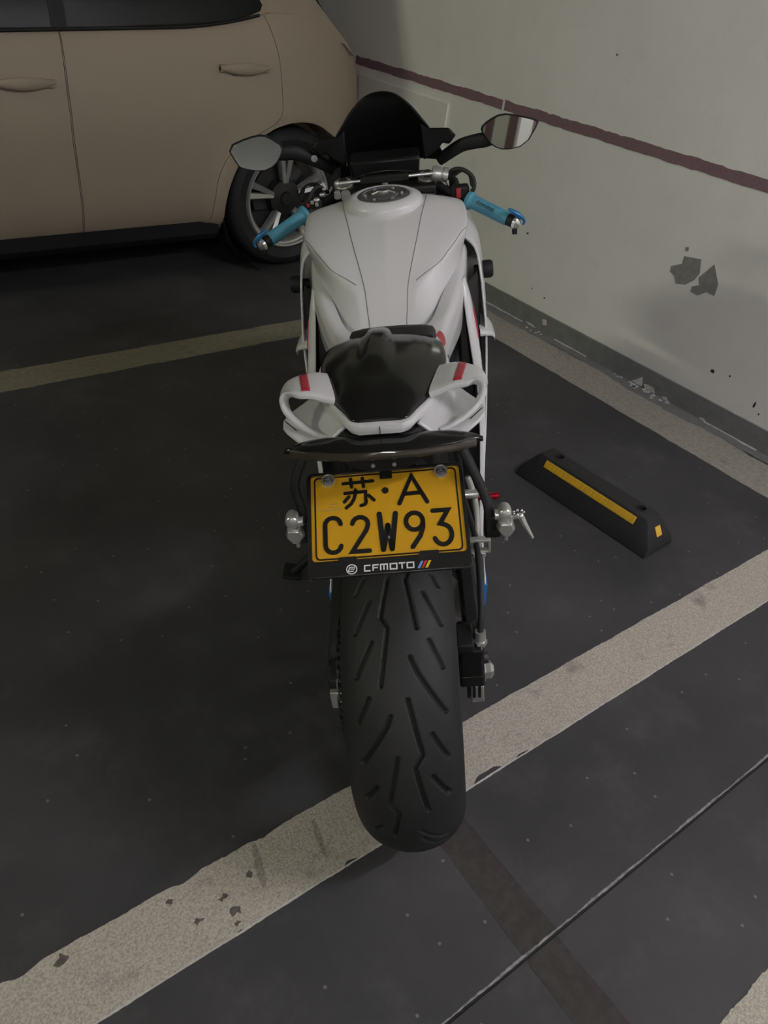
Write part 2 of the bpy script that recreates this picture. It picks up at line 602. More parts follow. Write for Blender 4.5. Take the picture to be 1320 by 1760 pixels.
# peeled paint, seen as bare grey plaster
p1 = [(1.692, 0.567), (1.617, 0.579), (1.608, 0.548), (1.603, 0.528), (1.616, 0.497), (1.646, 0.468), (1.69, 0.457), (1.706, 0.483), (1.731, 0.492), (1.734, 0.513), (1.69, 0.537)]
p2 = [(1.557, 0.58), (1.513, 0.517), (1.511, 0.472), (1.549, 0.473), (1.58, 0.448), (1.615, 0.452), (1.616, 0.472), (1.588, 0.487), (1.602, 0.512)]
wall_poly('bare_patch', p1, 0.0012, 'bare')
wall_poly('bare_patch', p2, 0.0012, 'bare')
wall_poly('bare_patch', [(1.70, 0.60), (1.685, 0.604), (1.682, 0.59), (1.695, 0.585)], 0.0008, 'bare')
for cy, cz, a, c in [(1.405, 0.202, 0.010, 0.008), (1.195, 0.156, 0.005, 0.014), (1.33, 0.215, 0.004, 0.004), (1.165, 0.13, 0.004, 0.004), (2.33, 0.155, 0.005, 0.004), (2.52, 0.40, 0.006, 0.005), (2.42, 0.17, 0.004, 0.004), (2.26, 1.17, 0.004, 0.004)]:
    pts = [(cy + a * math.cos(q) * rng.uniform(0.7, 1.2), cz + c * math.sin(q) * rng.uniform(0.7, 1.2)) for q in np.linspace(0, 2 * math.pi, 9, endpoint=False)]
    wall_poly('dirt_spot', pts, 0.0008, 'dirt')


def skirt_flake(pts, d=0.0025):
    b_ = MB()
    b_.prism([(WX - 0.009 + 0.001, y, z) for y, z in pts], (-d - 0.001, 0, 0))
    return b_.build('paint_chip', 'flake', base, flat=True)


for pts in [[(2.304, 0.062), (2.279, 0.066), (2.271, 0.042), (2.293, 0.036)],
            [(1.733, 0.006), (1.715, 0.02), (1.691, 0.042), (1.684, 0.028), (1.679, 0.006), (1.70, 0.002)],
            [(1.672, 0.018), (1.655, 0.024), (1.622, 0.024), (1.608, 0.004), (1.66, 0.003)],
            [(1.572, 0.008), (1.549, 0.015), (1.535, 0.002), (1.56, 0.001)],
            [(1.381, 0.007), (1.36, 0.012), (1.342, 0.0), (1.37, 0.0)],
            [(2.40, 0.012), (2.36, 0.014), (2.33, 0.004), (2.38, 0.002)]]:
    skirt_flake(pts)
for (y0, y1) in [(2.72, 2.42), (1.35, 1.11), (2.2, 2.0)]:
    b_ = MB()
    a = jag(y0, y1, 0.012, 0.004, 0)
    c = jag(y1, y0, 0.012, 0.004, 0)
    b_.prism([(WX - 0.018 + q, y, 0.0005) for y, q in a] + [(WX - 0.008, y, 0.0005) for y, q in c], (0, 0, 0.0025))
    b_.build('paint_crumb_strip', 'flake', base, flat=True)
for k in range(26):
    cy = rng.choice([1.70, 1.66, 1.80, 2.28, 2.36, 1.58]) + rng.normal(0, 0.05)
    cx = WX - 0.022 - abs(rng.normal(0, 0.02))
    r_ = rng.uniform(0.004, 0.011)
    p = [(cx + r_ * rng.uniform(0.6, 1.2) * math.cos(a), cy + r_ * rng.uniform(0.6, 1.2) * math.sin(a)) for a in np.linspace(0, 2 * math.pi, 7, endpoint=False)]
    flat_poly('paint_crumb', p, -0.001, 0.0035, 'flake', base)
# painted access panel low on the wall beside the screen
pn = MB()
pn.box((WX - 0.006, 3.59, 0.50), (0.012, 0.78, 0.65))
tag(pn.build('access_panel', 'wall', wall, bev=0.004), 'raised painted panel under the purple band')
# square column added behind the viewer, striped for the right mirror to reflect
cb = MB()
cb.box((-2.62, -1.72, 1.4), (0.5, 0.5, 2.8))
colm = tag(cb.build('trim_1', 'wall', bev=0.01), 'square white column with purple bands, added behind the viewer for the right mirror', kind='structure')
for pts, ax in (([(-2.84, 0.5), (-2.72, 0.5), (-2.72, 1.25), (-2.84, 1.25)], 1), ([(-2.52, 0.5), (-2.40, 0.5), (-2.40, 1.25), (-2.52, 1.25)], 1),
                ([(-1.94, 0.55), (-1.60, 0.55), (-1.60, 1.20)], 0)):
    b_ = MB()
    if ax == 1:
        b_.prism([(a, -1.471, c) for a, c in pts], (0, 0.003, 0))
    else:
        b_.prism([(-2.371, a, c) for a, c in pts], (0.003, 0, 0))
    b_.build('purple_panel', 'purple', colm, flat=True)
# ceiling with beam, and wall behind the camera (seen in the mirrors)
cl = MB()
cl.box((-1.6, 2.0, 2.85), (9.0, 12.0, 0.1))
ceil = tag(cl.build('ceiling', 'beam', flat=True), 'plain painted concrete ceiling', kind='structure')
wb = MB()
wb.box((-1.6, -4.05, 1.4), (9.0, 0.1, 2.8))
tag(wb.build('wall_back', 'wall', flat=True), 'off-white garage wall behind the viewer', kind='structure')
wf = MB()
wf.box((-1.6, 8.05, 1.4), (9.0, 0.1, 2.8))
tag(wf.build('wall_front', 'wall', flat=True), 'off-white garage wall beyond the parked car', kind='structure')

# tube light fittings on the ceiling
for k, (loc, pw_, c_, ln_, rz) in enumerate(LAMPS):
    t = empty('ceiling_lamp', (loc[0], loc[1], 2.80))
    t.rotation_euler = (0, 0, rz)
    tag(t, LAMP_LABELS[k], 'lamp')
    b_ = MB()
    b_.box((0, 0, -0.03), (ln_ + 0.06, 0.12, 0.06))
    b_.build('housing', 'print', t, bev=0.006)
    gm, gnt, gb = new_mat('tube_glow')
    gb.inputs['Base Color'].default_value = (0, 0, 0, 1)
    gb.inputs['Emission Color'].default_value = (*c_, 1)
    gb.inputs['Emission Strength'].default_value = pw_ / (math.pi * 2 * math.pi * 0.016 * ln_)
    b_ = MB()
    b_.cyl((-ln_ / 2, 0, -0.085), (ln_ / 2, 0, -0.085), 0.016, seg=12)
    b_.build('tube', gm, t)
    for s in (-1, 1):
        b_ = MB()
        b_.box((s * (ln_ / 2 + 0.012), 0, -0.08), (0.02, 0.05, 0.05))
        b_.build('tube_holder', 'print', t, bev=0.004)

# ================================================================== WHEEL STOP
ws = empty('wheel_stop', (1.893, 1.172, 0))
ws.rotation_euler = (0, 0, R(3.2))
tag(ws, 'black rubber wheel stop with yellow reflective strip on the floor by the wall', 'wheel stop')
b_ = MB()
rings = []
for y, wx, wt, hh in [(-0.270, 0.074, 0.040, 0.012), (-0.268, 0.075, 0.040, 0.03), (-0.222, 0.075, 0.034, 0.097), (-0.21, 0.075, 0.034, 0.100), (0.21, 0.075, 0.034, 0.100), (0.222, 0.075, 0.034, 0.097), (0.268, 0.075, 0.040, 0.03), (0.270, 0.074, 0.040, 0.012)]:
    wt2 = wx - (wx - wt) * min(1, hh / 0.1)
    rings.append([(-wx, y, 0), (-wx, y, 0.008), (-wt2, y, hh), (wt2, y, hh), (wx, y, 0.008), (wx, y, 0)])
b_.loft(rings)
body = b_.build('stop_body', 'stop', ws, bev=0.006)
for y in (-0.168, 0.168):
    c_ = MB()
    c_.cyl((0.006, y, 0.05), (0.006, y, 0.15), 0.0145, seg=24)
    c_.cyl((0.006, y, 0.05), (0.006, y, 0.151), 0.0145, seg=24) if False else None
    cu = c_.build('cutter', 'stop', ws)
    bpy.context.view_layer.update()
    cut(body, cu)
body.data.shade_smooth()
body.data.set_sharp_from_angle(angle=R(30))
for y in (-0.168, 0.168):
    c_ = MB()
    c_.lathe([(0.0145, 0), (0.020, 0), (0.020, 0.002), (0.0165, 0.003), (0.0145, 0.002)], (0.006, y, 0.0995), (0, 0, 1), 24, True)
    c_.build('hole_collar', 'stop', ws)
sl = np.array([0.041, 0.092])   # direction up the left face
sl = sl / np.linalg.norm(sl)
nl = np.array([-sl[1], sl[0]])


def sface(y, u, n):
    p = np.array([-0.075, 0.008]) + sl * u + nl * n
    return (p[0], y, p[1])


b_ = MB()
y0, y1, u0, u1 = -0.185, 0.185, 0.066, 0.092
b_.prism([sface(y0, u0, -0.001), sface(y1, u0, -0.001), sface(y1, u1, -0.001), sface(y0, u1, -0.001)], np.array([nl[0], 0, nl[1]]) * 0.0028)
st = b_.build('reflective_strip', 'reflect', ws, bev=0.0006)
b_ = MB()
for k in range(24):
    y = y0 + (y1 - y0) * (k + 0.5) / 24
    a = [sface(y - 0.006, u0 + 0.004, 0.0015), sface(y + 0.006, u0 + 0.004, 0.0015), sface(y + 0.006, u1 - 0.002, 0.0015), sface(y - 0.006, u1 - 0.002, 0.0015)]
    b_.prism(a, np.array([nl[0], 0, nl[1]]) * 0.0016)
b_.build('strip_rib', 'reflect', st, bev=0.0006)
b_ = MB()
dn = np.array([0, -0.067, 0.046])
dn = dn / np.linalg.norm(dn)
tn = np.array([0, 0.046, 0.067]) / np.linalg.norm([0, 0.046, 0.067])
cc = np.array([0.004, -0.246, 0.062])
b_.prism([cc + np.array([sx * 0.013, 0, 0]) + tn * sz * 0.016 - dn * 0.002 for sx, sz in ((-1, -1), (1, -1), (1, 1), (-1, 1))], dn * 0.004)
b_.build('end_reflector', 'reflect2', ws, bev=0.0006)

# ================================================================== CAR
car = empty('parked_car', (0.75, 4.35, 0))
tag(car, 'champagne coloured compact SUV parked behind the motorcycle, its rear towards the wall', 'car')
CARX = 0.75
CARY = 4.35


def carxf(p):
    return (p[0] - CARX, p[1] - CARY, p[2])


SIDE = [(0.20, 3.56), (0.255, 3.505), (0.30, 3.478), (0.38, 3.452), (0.50, 3.436), (0.60, 3.425), (0.68, 3.417), (0.76, 3.418), (0.84, 3.428), (0.90, 3.437), (0.96, 3.452), (1.00, 3.466), (1.03, 3.484)]


def belt(x):
    if x > 2.1:
        return float(np.interp(x, [2.1, 2.25, 2.40, 2.55, 2.62], [belt(2.1), 1.10, 1.05, .965, .93]))
    if x > 1.95:
        return belt(1.95) + 0.02 * (x - 1.95)
    return 1.0 + 0.055 * max(0, x - 0.6) + (0.05 * max(0, (x - 1.5) / 0.45) ** 2 if x > 1.5 else 0) - (0.012 * (0.3 - x) ** 1.5 if x < 0.3 else 0)


def xshift(x, z):
    d = 0.0
    if x > 1.9:
        t = (x - 1.9) / 0.72
        d = 0.30 * t ** 2.6
    if x < -1.2:
        t = (-1.2 - x) / 0.7
        d = 0.35 * t ** 2.5
    return d


def rear_lim(z):
    return float(np.interp(z, [0.2, 0.3, 0.6, 0.85, 0.95, 1.05, 1.2], [2.50, 2.56, 2.62, 2.62, 2.60, 2.50, 2.38]))


b_ = MB()
rings = []
xs = list(np.linspace(-1.85, 1.4, 22)) + list(np.linspace(1.5, 2.62, 23))
for x in xs:
    bt = belt(x)
    pts = []
    for z, y in SIDE:
        zz = 0.20 + (z - 0.20) * (bt - 0.2) / 0.83
        xx = min(x, rear_lim(zz)) if x > 2.2 else x
        flare = 0.0
        rr = math.hypot(x - 2.085, zz - 0.333)
        if zz > 0.25:
            flare = -0.022 * math.exp(-((rr - 0.39) / 0.05) ** 2)
        yy = y + xshift(xx, zz) + flare
        pts.append((xx, yy, zz))
    far = [(p[0], 2 * CARY - p[1], p[2]) for p in reversed(pts)]
    rings.append([carxf(p) for p in pts + far])
b_.loft(rings)
cbody = b_.build('body_shell', 'car', car, ang=50)

# cutters
arch = MB()
arch.cyl(carxf((2.085, 3.2, 0.333)), carxf((2.085, 3.70, 0.333)), 0.372, seg=64)
arch.box(carxf((2.085, 3.45, 0.16)), (0.70, 0.5, 0.3)) if False else None
ar = arch.build('cutter', 'matte', car)
bpy.context.view_layer.update()
cut(cbody, ar)
arch = MB()
arch.cyl(carxf((-0.62, 3.2, 0.333)), carxf((-0.62, 3.70, 0.333)), 0.372, seg=64)
ar = arch.build('cutter', 'matte', car)
bpy.context.view_layer.update()
cut(cbody, ar)
for xx in (2.085, -0.62):
    arch = MB()
    arch.cyl(carxf((xx, 5.0, 0.333)), carxf((xx, 5.5, 0.333)), 0.372, seg=64)
    ar = arch.build('cutter', 'matte', car)
    bpy.context.view_layer.update()
    cut(cbody, ar)


def offset_poly(P, d):
    P = [np.array(p, float) for p in P]
    n = len(P)
    area = sum(P[i][0] * P[(i + 1) % n][1] - P[(i + 1) % n][0] * P[i][1] for i in range(n))
    s = 1 if area > 0 else -1
    out = []
    for i in range(n):
        a, b2, c = P[i - 1], P[i], P[(i + 1) % n]
        e1 = (b2 - a) / np.linalg.norm(b2 - a)
        e2 = (c - b2) / np.linalg.norm(c - b2)
        n1 = np.array([e1[1], -e1[0]]) * s
        n2 = np.array([e2[1], -e2[0]]) * s
        nn = n1 + n2
        nn /= np.linalg.norm(nn)
        out.append(b2 + nn * d / max(0.5, float(np.dot(nn, n1))))
    return out


def prism_xz(P, y0, y1):
    c_ = MB()
    c_.prism([carxf((x, y0, z)) for x, z in P], (0, y1 - y0, 0))
    return c_.build('cutter', 'matte', car)


belt_r = [(x, belt(x) + 0.05) for x in np.linspace(1.052, 1.90, 9)]
rear_door = [(1.058, 0.18), (1.050, 0.40), (1.036, 0.66), (1.040, 0.85)] + belt_r + [(p[0], p[1]) for p in chaikin([(1.925, 1.12), (1.972, 1.0), (1.988, 0.90), (1.992, 0.80), (1.985, 0.74), (1.955, 0.70), (1.85, 0.655), (1.74, 0.60), (1.675, 0.50), (1.655, 0.36), (1.65, 0.18)], 2)]
belt_f = [(x, belt(x) + 0.05) for x in np.linspace(0.02, 1.048, 9)]
front_door = [(0.05, 0.18), (0.0, 0.6)] + belt_f + [(1.034, 0.85), (1.030, 0.66), (1.044, 0.40), (1.052, 0.18)]
src = cbody.data.copy()
for nm, poly in (('rear_door', rear_door), ('front_door', front_door)):
    d = bpy.data.objects.new(nm, src.copy())
    COL.objects.link(d)
    d.parent = car
    cu = prism_xz(offset_poly(poly, -0.0013), 3.2, 3.60)
    bpy.context.view_layer.update()
    cut(d, cu, 'INTERSECT')
    cu = prism_xz(offset_poly(poly, 0.0013), 3.2, 3.56)
    bpy.context.view_layer.update()
    cut(cbody, cu)
    d.data.shade_smooth()
    d.data.set_sharp_from_angle(angle=R(35))
    if nm == 'rear_door':
        rdoor = d
    else:
        fdoor = d
cbody.data.shade_smooth()
cbody.data.set_sharp_from_angle(angle=R(35))


def door_handle(x0, x1, z, yb, par):
    b2 = MB()
    n = 18
    rings = []
    for i in range(n + 1):
        t = i / n
        s = math.sin(math.pi * t) ** 0.5 if 0 < t < 1 else 0.05
        x = x0 + (x1 - x0) * t
        bow = 0.022 * math.sin(math.pi * t) + 0.009
        hz = 0.022 * max(s, 0.35)
        rings.append([carxf((x, yb - bow - 0.010 * math.cos(q), z + hz * math.sin(q) + 0.006 * t)) for q in np.linspace(0, 2 * math.pi, 14, endpoint=False)])
    b2.loft(rings)
    for xx in (x0 + 0.015, x1 - 0.015):
        b2.box(carxf((xx, yb - 0.005, z + 0.002)), (0.03, 0.024, 0.026))
    h_ = b2.build('door_handle', 'car', par)
    b2 = MB()   # finger recess below the grip
    pts = [(x0 + 0.045, z - 0.016), (x1 - 0.06, z - 0.016), (x1 - 0.085, z - 0.032), ((x0 + x1) / 2, z - 0.04), (x0 + 0.07, z - 0.032)]
    b2.prism([carxf((px_, yb - 0.003, pz_)) for px_, pz_ in pts], (0, 0.02, 0))
    b2.build('handle_recess', M['seam'], par, bev=0.002)


def side_y(x, z):
    zz = 0.20 + (z - 0.20) * 0.83 / (belt(x) - 0.2)
    return float(np.interp(zz, [p[0] for p in SIDE], [p[1] for p in SIDE]))


door_handle(1.685, 1.925, 0.918, side_y(1.8, 0.918), rdoor)
door_handle(0.76, 0.992, 0.853, side_y(0.87, 0.853), fdoor)
# black lower cladding and floor pan
b_ = MB()
b_.box(carxf((0.55, 4.35, 0.225)), (4.1, 1.58, 0.09))
b_.build('floor_pan', 'matte', car, bev=0.01)
b_ = MB()
rings = []
for x in np.linspace(-0.24, 1.70, 8):
    rings.append([carxf((x, y, z)) for y, z in [(3.515, 0.27), (3.50, 0.262), (3.505, 0.20), (3.54, 0.165), (3.60, 0.16), (3.60, 0.27)]])
b_.loft(rings)
b_.build('sill_cladding', 'matte', car)
# wheel housing liner
b_ = MB()
b_.lathe([(0.374, 0), (0.374, 0.24), (0.02, 0.24)], carxf((2.085, 3.47, 0.333)), (0, 1, 0), 48)
b_.build('wheel_liner', 'matte', car)
# greenhouse: roof and pillars, then the glass
b_ = MB()
rings = []
gx = [(-0.55, 0.0, 0.02), (-0.2, 0.12, 0.12), (0.2, 0.30, 0.36), (0.55, 0.50, 0.52), (1.2, 1.2, 0.56), (1.7, 1.70, 0.52), (2.1, 2.05, 0.42), (2.42, 2.28, 0.16), (2.52, 2.40, 0.02)]
for xb, xt, hh in gx:
    bt = belt(xb) - 0.03
    yb = 3.49 + xshift(xb, 1.0) * 0.7
    yt = yb + 0.23 * min(1, hh / 0.5)
    ring = [(xb, yb, bt), (xb, yb + 0.004, bt + 0.04 * min(1, hh / 0.3)), ((xb + xt) / 2, (yb + yt) / 2 - 0.012, bt + hh * 0.55), (xt, yt, bt + hh * 0.93), (xt, yt + 0.10, bt + hh), (xt, 4.35, bt + hh + 0.02)]
    far = [(p[0], 2 * CARY - p[1], p[2]) for p in reversed(ring[:-1])]
    rings.append([carxf(p) for p in ring + far])
b_.loft(rings)
roof = b_.build('roof', 'car', car, ang=40)


def glass_pane(name, pts, parent, m='glass', proud=.007):
    """a pane cut from the roof shell swollen by a few millimetres, so that it follows its curve"""
    me = roof.data.copy()
    me.update()
    nrm = [v.normal.copy() for v in me.vertices]
    for v, n_ in zip(me.vertices, nrm):
        v.co += n_ * proud
    o = bpy.data.objects.new(name, me)
    COL.objects.link(o)
    o.parent = parent
    cu_ = prism_xz(pts, 3.2, 4.2)
    bpy.context.view_layer.update()
    cut(o, cu_, 'INTERSECT')
    o.data.materials.clear()
    o.data.materials.append(M[m])
    o.data.shade_smooth()
    o.data.set_sharp_from_angle(angle=R(35))
    return o


lowr = [(x, belt(x) + 0.008) for x in np.linspace(1.07, 1.86, 10)]
glass_pane('rear_window', lowr + [(1.915, 1.128), (1.93, 1.15), (1.915, 1.18), (1.78, 1.36), (1.62, 1.46), (1.10, 1.49)], car)
lowf = [(x, belt(x) + 0.008) for x in np.linspace(0.05, 1.03, 8)]
glass_pane('front_window', lowf + [(1.06, 1.49), (0.72, 1.47), (0.45, 1.33)], car)
glass_pane('pillar_trim', [(1.022, belt(1.05) + 0.006), (1.080, belt(1.05) + 0.006), (1.112, 1.49), (1.050, 1.49)], car, 'matte', .010)
c_ = MB()
c_.tube([carxf((x, 3.476 + xshift(x, 1) * 0.7, belt(x) + 0.004)) for x in np.linspace(0.0, 1.90, 24)], 0.006, 8)
c_.build('window_seal', 'matte', car)
# hatch glass and tail lamp on the rear corner
c_ = MB()
for s in (1,):
    c_.prism([carxf(p) for p in [(2.475, 3.86, 1.075), (2.47, 4.84, 1.075), (2.30, 4.74, 1.34), (2.30, 3.96, 1.34)]], (0.02, 0, 0.012))
c_.build('hatch_window', 'glass', car)
c_ = MB()
c_.prism([carxf(p) for p in [(2.60, 3.80, 0.92), (2.60, 4.15, 0.92), (2.61, 4.15, 0.80), (2.61, 3.80, 0.80)]], (0.025, 0, 0))
c_.build('tail_lamp', M['pred'], car, bev=0.003)


def car_wheel(x, y, nm='wheel'):
    o = (x, y, 0.333)
    c_ = MB()
    c_.lathe([(0.232, 0.03), (0.245, 0.012), (0.285, 0.0), (0.315, 0.012), (0.330, 0.035), (0.333, 0.07), (0.333, 0.16), (0.325, 0.20), (0.29, 0.22), (0.232, 0.20)], carxf(o), (0, 1, 0), 64, True)
    wh = c_.build(nm, 'rubber', car)
    c_ = MB()
    c_.lathe([(0.238, 0.022), (0.230, 0.010), (0.222, 0.012), (0.217, 0.05), (0.205, 0.19), (0.19, 0.19), (0.20, 0.05), (0.212, 0.03)], carxf(o), (0, 1, 0), 64, True)
    c_.build('rim', 'silver', wh)
    c_ = MB()
    for k in range(5):
        a = math.pi / 2 + 0.06 + k * 2 * math.pi / 5
        er = np.array([math.cos(a), 0, math.sin(a)])
        et = np.array([-math.sin(a), 0, math.cos(a)])
        for s in (-1, 1):
            p0 = np.array(carxf(o)) + er * 0.075 + et * s * 0.006 + np.array([0, 0.046, 0])
            p1 = np.array(carxf(o)) + er * 0.222 + et * s * 0.030 + np.array([0, 0.022, 0])
            r0, r1 = [], []
            for p, hw in ((p0, 0.010), (p1, 0.017)):
                q = [p + et * hw, p + et * hw * 0.3 * s + np.array([0, -0.012, 0]), p - et * hw, p - et * hw + np.array([0, 0.03, 0]), p + et * hw + np.array([0, 0.03, 0])]
                (r0 if p is p0 else r1).extend(q)
            c_.loft([r0, r1])
    c_.build('spoke', 'silver', wh)
    c_ = MB()
    c_.lathe([(0.001, 0.036), (0.030, 0.036), (0.034, 0.044), (0.085, 0.050), (0.088, 0.09), (0.001, 0.09)], carxf(o), (0, 1, 0), 32)
    c_.build('hub', 'darkmetal', wh)
    c_ = MB()
    c_.lathe([(0.001, 0.10), (0.16, 0.10), (0.16, 0.125), (0.001, 0.125)], carxf(o), (0, 1, 0), 40)
    c_.build('brake_disc', 'darkmetal', wh)
    return wh


car_wheel(2.085, 3.475)
car_wheel(-0.62, 3.475)
for xx in (2.085, -0.62):
    c_ = MB()
    c_.lathe([(0.20, 0), (0.333, 0.02), (0.333, 0.18), (0.29, 0.21), (0.20, 0.2)], carxf((xx, 5.01, 0.333)), (0, 1, 0), 40, True)
    c_.build('wheel', 'rubber', car)

#@BIKE
# ================================================================== MOTORCYCLE
# local axes of the motorcycle: x right, y forward (rear axle at 0), z up; leaning on its side stand
bikemw = Matrix(((0.7839, 0.6011, -0.1555, 0.7695), (-0.5896, 0.7992, 0.1170, 0.6748), (0.1946, 0.0, 0.9809, 0.002), (0, 0, 0, 1)))
bike = empty('sport_motorcycle', mw=bikemw)
tag(bike, 'white and black sport motorcycle seen from behind, leaning on its side stand, yellow plate', 'motorcycle')
CX = 0.004      # tail centre line


def mirror_pts(P):
    return [(-p[0], p[1], p[2]) for p in P]


# ------------------------------------------------------------------ rear wheel
def tyre_mesh(cy, RR, A, Bv, name, grooves, nphi, nl, parent, rimr, amax=100):
    phi = np.linspace(0, 2 * np.pi, nphi, endpoint=False)
    al = np.radians(np.linspace(-amax, amax, nl))
    PH, AL = np.meshgrid(phi, al, indexing='ij')
    lx = A * np.sin(AL)
    rho = (RR - Bv) + Bv * np.cos(AL)
    rho = np.maximum(rho, rimr)
    if grooves:
        # tread distance in metres: arc length along phi, lateral x
        dep = np.zeros_like(lx)
        s = PH * RR
        for seg in grooves:
            for (p0, l0), (p1, l1) in zip(seg[:-1], seg[1:]):
                a = np.array([math.radians(p0) * RR, l0])
                d = np.array([math.radians(p1) * RR, l1]) - a
                mid = a[0] + d[0] / 2
                ds = s - mid
                ds = (ds + math.pi * RR) % (2 * math.pi * RR) - math.pi * RR
                qx = ds + d[0] / 2
                ql = lx - a[1]
                t = np.clip((qx * d[0] + ql * d[1]) / (d @ d), 0, 1)
                dist = np.hypot(qx - t * d[0], ql - t * d[1])
                dep = np.maximum(dep, np.clip((0.0040 - dist) / 0.0020, 0, 1))
        rho = rho - 0.0075 * dep * np.cos(AL * 0.8)
        lx = lx - 0.0075 * dep * np.sin(AL * 0.8)
    V = np.stack([lx, cy - rho * np.cos(PH), RR + rho * np.sin(PH)], -1).reshape(-1, 3)
    i = np.arange(nphi)[:, None]
    j = np.arange(nl - 1)[None, :]
    k = (i + 1) % nphi
    F = np.stack(np.broadcast_arrays(i * nl + j, i * nl + j + 1, k * nl + j + 1, k * nl + j), -1).reshape(-1, 4)
    me = bpy.data.meshes.new(name)
    me.vertices.add(len(V))
    me.vertices.foreach_set('co', V.ravel())
    me.loops.add(F.size)
    me.loops.foreach_set('vertex_index', F.ravel())
    me.polygons.add(len(F))
    me.polygons.foreach_set('loop_start', np.arange(len(F)) * 4)
    me.update()
    me.validate()
    me.shade_smooth()
    me.materials.append(M['rubber'])
    o = bpy.data.objects.new(name, me)
    COL.objects.link(o)
    o.parent = parent
    return o


vis = [[(77.5, -.010), (64.7, -.023), (61.4, -.012), (45.1, -.026)], [(92, .033), (80, .024), (76.9, .018), (61.1, .033)],
       [(78.8, -.050), (73.9, -.064)], [(70.2, -.041), (61, -.064)], [(57.4, -.038), (47.5, -.065)], [(41.5, -.046), (34, -.065)],
       [(36.5, -.014), (33.3, -.021), (21.4, -.063)], [(14.4, -.042), (7.7, -.064)],
       [(79.9, .060), (76.4, .070)], [(72.8, .045), (63, .071)], [(57.6, .052), (49.5, .071)],
       [(52.8, .021), (48.3, .031), (35.9, .072)], [(30.5, .048), (21.6, .071)], [(17.1, .045), (7.8, .070)],
       [(41, .014), (24.8, .032), (21, .019), (4.6, .034)], [(24.7, -.007), (8.1, -.026), (4.9, -.012), (-8.7, -.026)],
       [(-4.1, .019), (-9, .034), (-17, .064)], [(-3, -.042), (-10, -.063)]]
unit = vis[6:8] + vis[11:16]
gro = list(vis)
for k in range(2, 6):
    for seg in unit:
        gro.append([(p - 54 * k + 54 - 8, l) for p, l in seg])
rw = tyre_mesh(0, .315, .096, .080, 'rear_tyre', gro, 1300, 150, bike, 0.222)
b_ = MB()
b_.lathe([(0.224, -0.075), (0.224, -0.060), (0.205, -0.052), (0.200, 0), (0.205, 0.052), (0.224, 0.060), (0.224, 0.075), (0.212, 0.075), (0.192, 0.05), (0.19, 0), (0.192, -0.05), (0.212, -0.075)], (0, 0, .315), (1, 0, 0), 56, True)
rim = b_.build('rear_rim', 'darkmetal', bike)
for k in range(5):
    a = k * 2 * math.pi / 5 + 0.3
    er = np.array([0, math.cos(a), math.sin(a)])
    et = np.array([0, -math.sin(a), math.cos(a)])
    c = np.array([0, 0, .315])
    b_ = MB()
    b_.loft([[c + er * r + et * hw * su + np.array([sx * dx, 0, 0]) for su, sx in ((-1, -1), (1, -1), (1, 1), (-1, 1))] for r, hw, dx in ((0.03, 0.022, 0.03), (0.12, 0.014, 0.018), (0.196, 0.02, 0.03))])
    b_.build('spoke', 'darkmetal', rim, bev=0.003)
b_ = MB()
b_.cyl((-0.085, 0, .315), (0.085, 0, .315), 0.034)
b_.build('hub', 'darkmetal', rim)
b_ = MB()
b_.lathe([(0.065, -0.0025), (0.110, -0.0025), (0.110, 0.0025), (0.065, 0.0025)], (0.094, 0, .315), (1, 0, 0), 48, True)
b_.build('rear_brake_disc', 'darkmetal', bike)
# swingarm, both arms
for s in (-1, 1):
    b_ = MB()
    rings = []
    for y, x, z, hx, hz in [(0.56, 0.085, 0.39, 0.030, 0.050), (0.40, 0.112, 0.375, 0.018, 0.055), (0.25, 0.128, 0.360, 0.015, 0.045), (0.08, 0.131, 0.340, 0.016, 0.044), (-0.030, 0.131, 0.320, 0.016, 0.038), (-0.045, 0.131, 0.318, 0.014, 0.030)]:
        rings.append([(s * x + sx * hx, y, z + sz * hz) for sx, sz in ((-1, -1), (1, -1), (1, 1), (-1, 1))])
    b_.loft(rings)
    b_.build('swingarm', 'matte', bike, bev=0.006)
b_ = MB()
b_.box((0, 0.50, .39), (0.19, 0.06, 0.09))
b_.build('swingarm_pivot', 'matte', bike, bev=0.01)
for s in (-1, 1):
    b_ = MB()
    b_.box((s * 0.131, -0.052, .313), (0.024, 0.012, 0.044))
    b_.build('chain_adjuster', 'silver', bike, bev=0.002)
b_ = MB()
b_.lathe([(0.001, 0.166), (0.010, 0.166), (0.0175, 0.160), (0.0175, 0.150), (0.022, 0.149), (0.022, 0.146), (0.001, 0.146)], (0, 0, .315), (1, 0, 0), 6)
b_.build('axle_nut', 'silver', bike, flat=True)
b_ = MB()
b_.cyl((-0.145, 0, .315), (0.150, 0, .315), 0.010)
b_.build('rear_axle', 'darkmetal', bike)
# sprocket and chain on the left
b_ = MB()
pr = []
for k in range(88):
    a = 2 * math.pi * k / 88
    r_ = 0.106 if k % 2 == 0 else 0.098
    pr.append((-0.112, math.cos(a) * r_, .315 + math.sin(a) * r_))
b_.prism(pr, (0.006, 0, 0))
b_.build('rear_sprocket', 'darkmetal', bike, flat=True)
path = [(math.cos(a) * -0.107, .315 + math.sin(a) * 0.107) for a in np.linspace(R(88), R(-88), 30)]
path = [(0.52, 0.425)] + [(0.52 + (path[0][0] - 0.52) * t, 0.425 + (path[0][1] - 0.425) * t) for t in np.linspace(0.03, 0.97, 40)] + path
path += [(path[-1][0] + (0.52 - path[-1][0]) * t, path[-1][1] + (0.345 - path[-1][1]) * t) for t in np.linspace(0.02, 1, 40)]
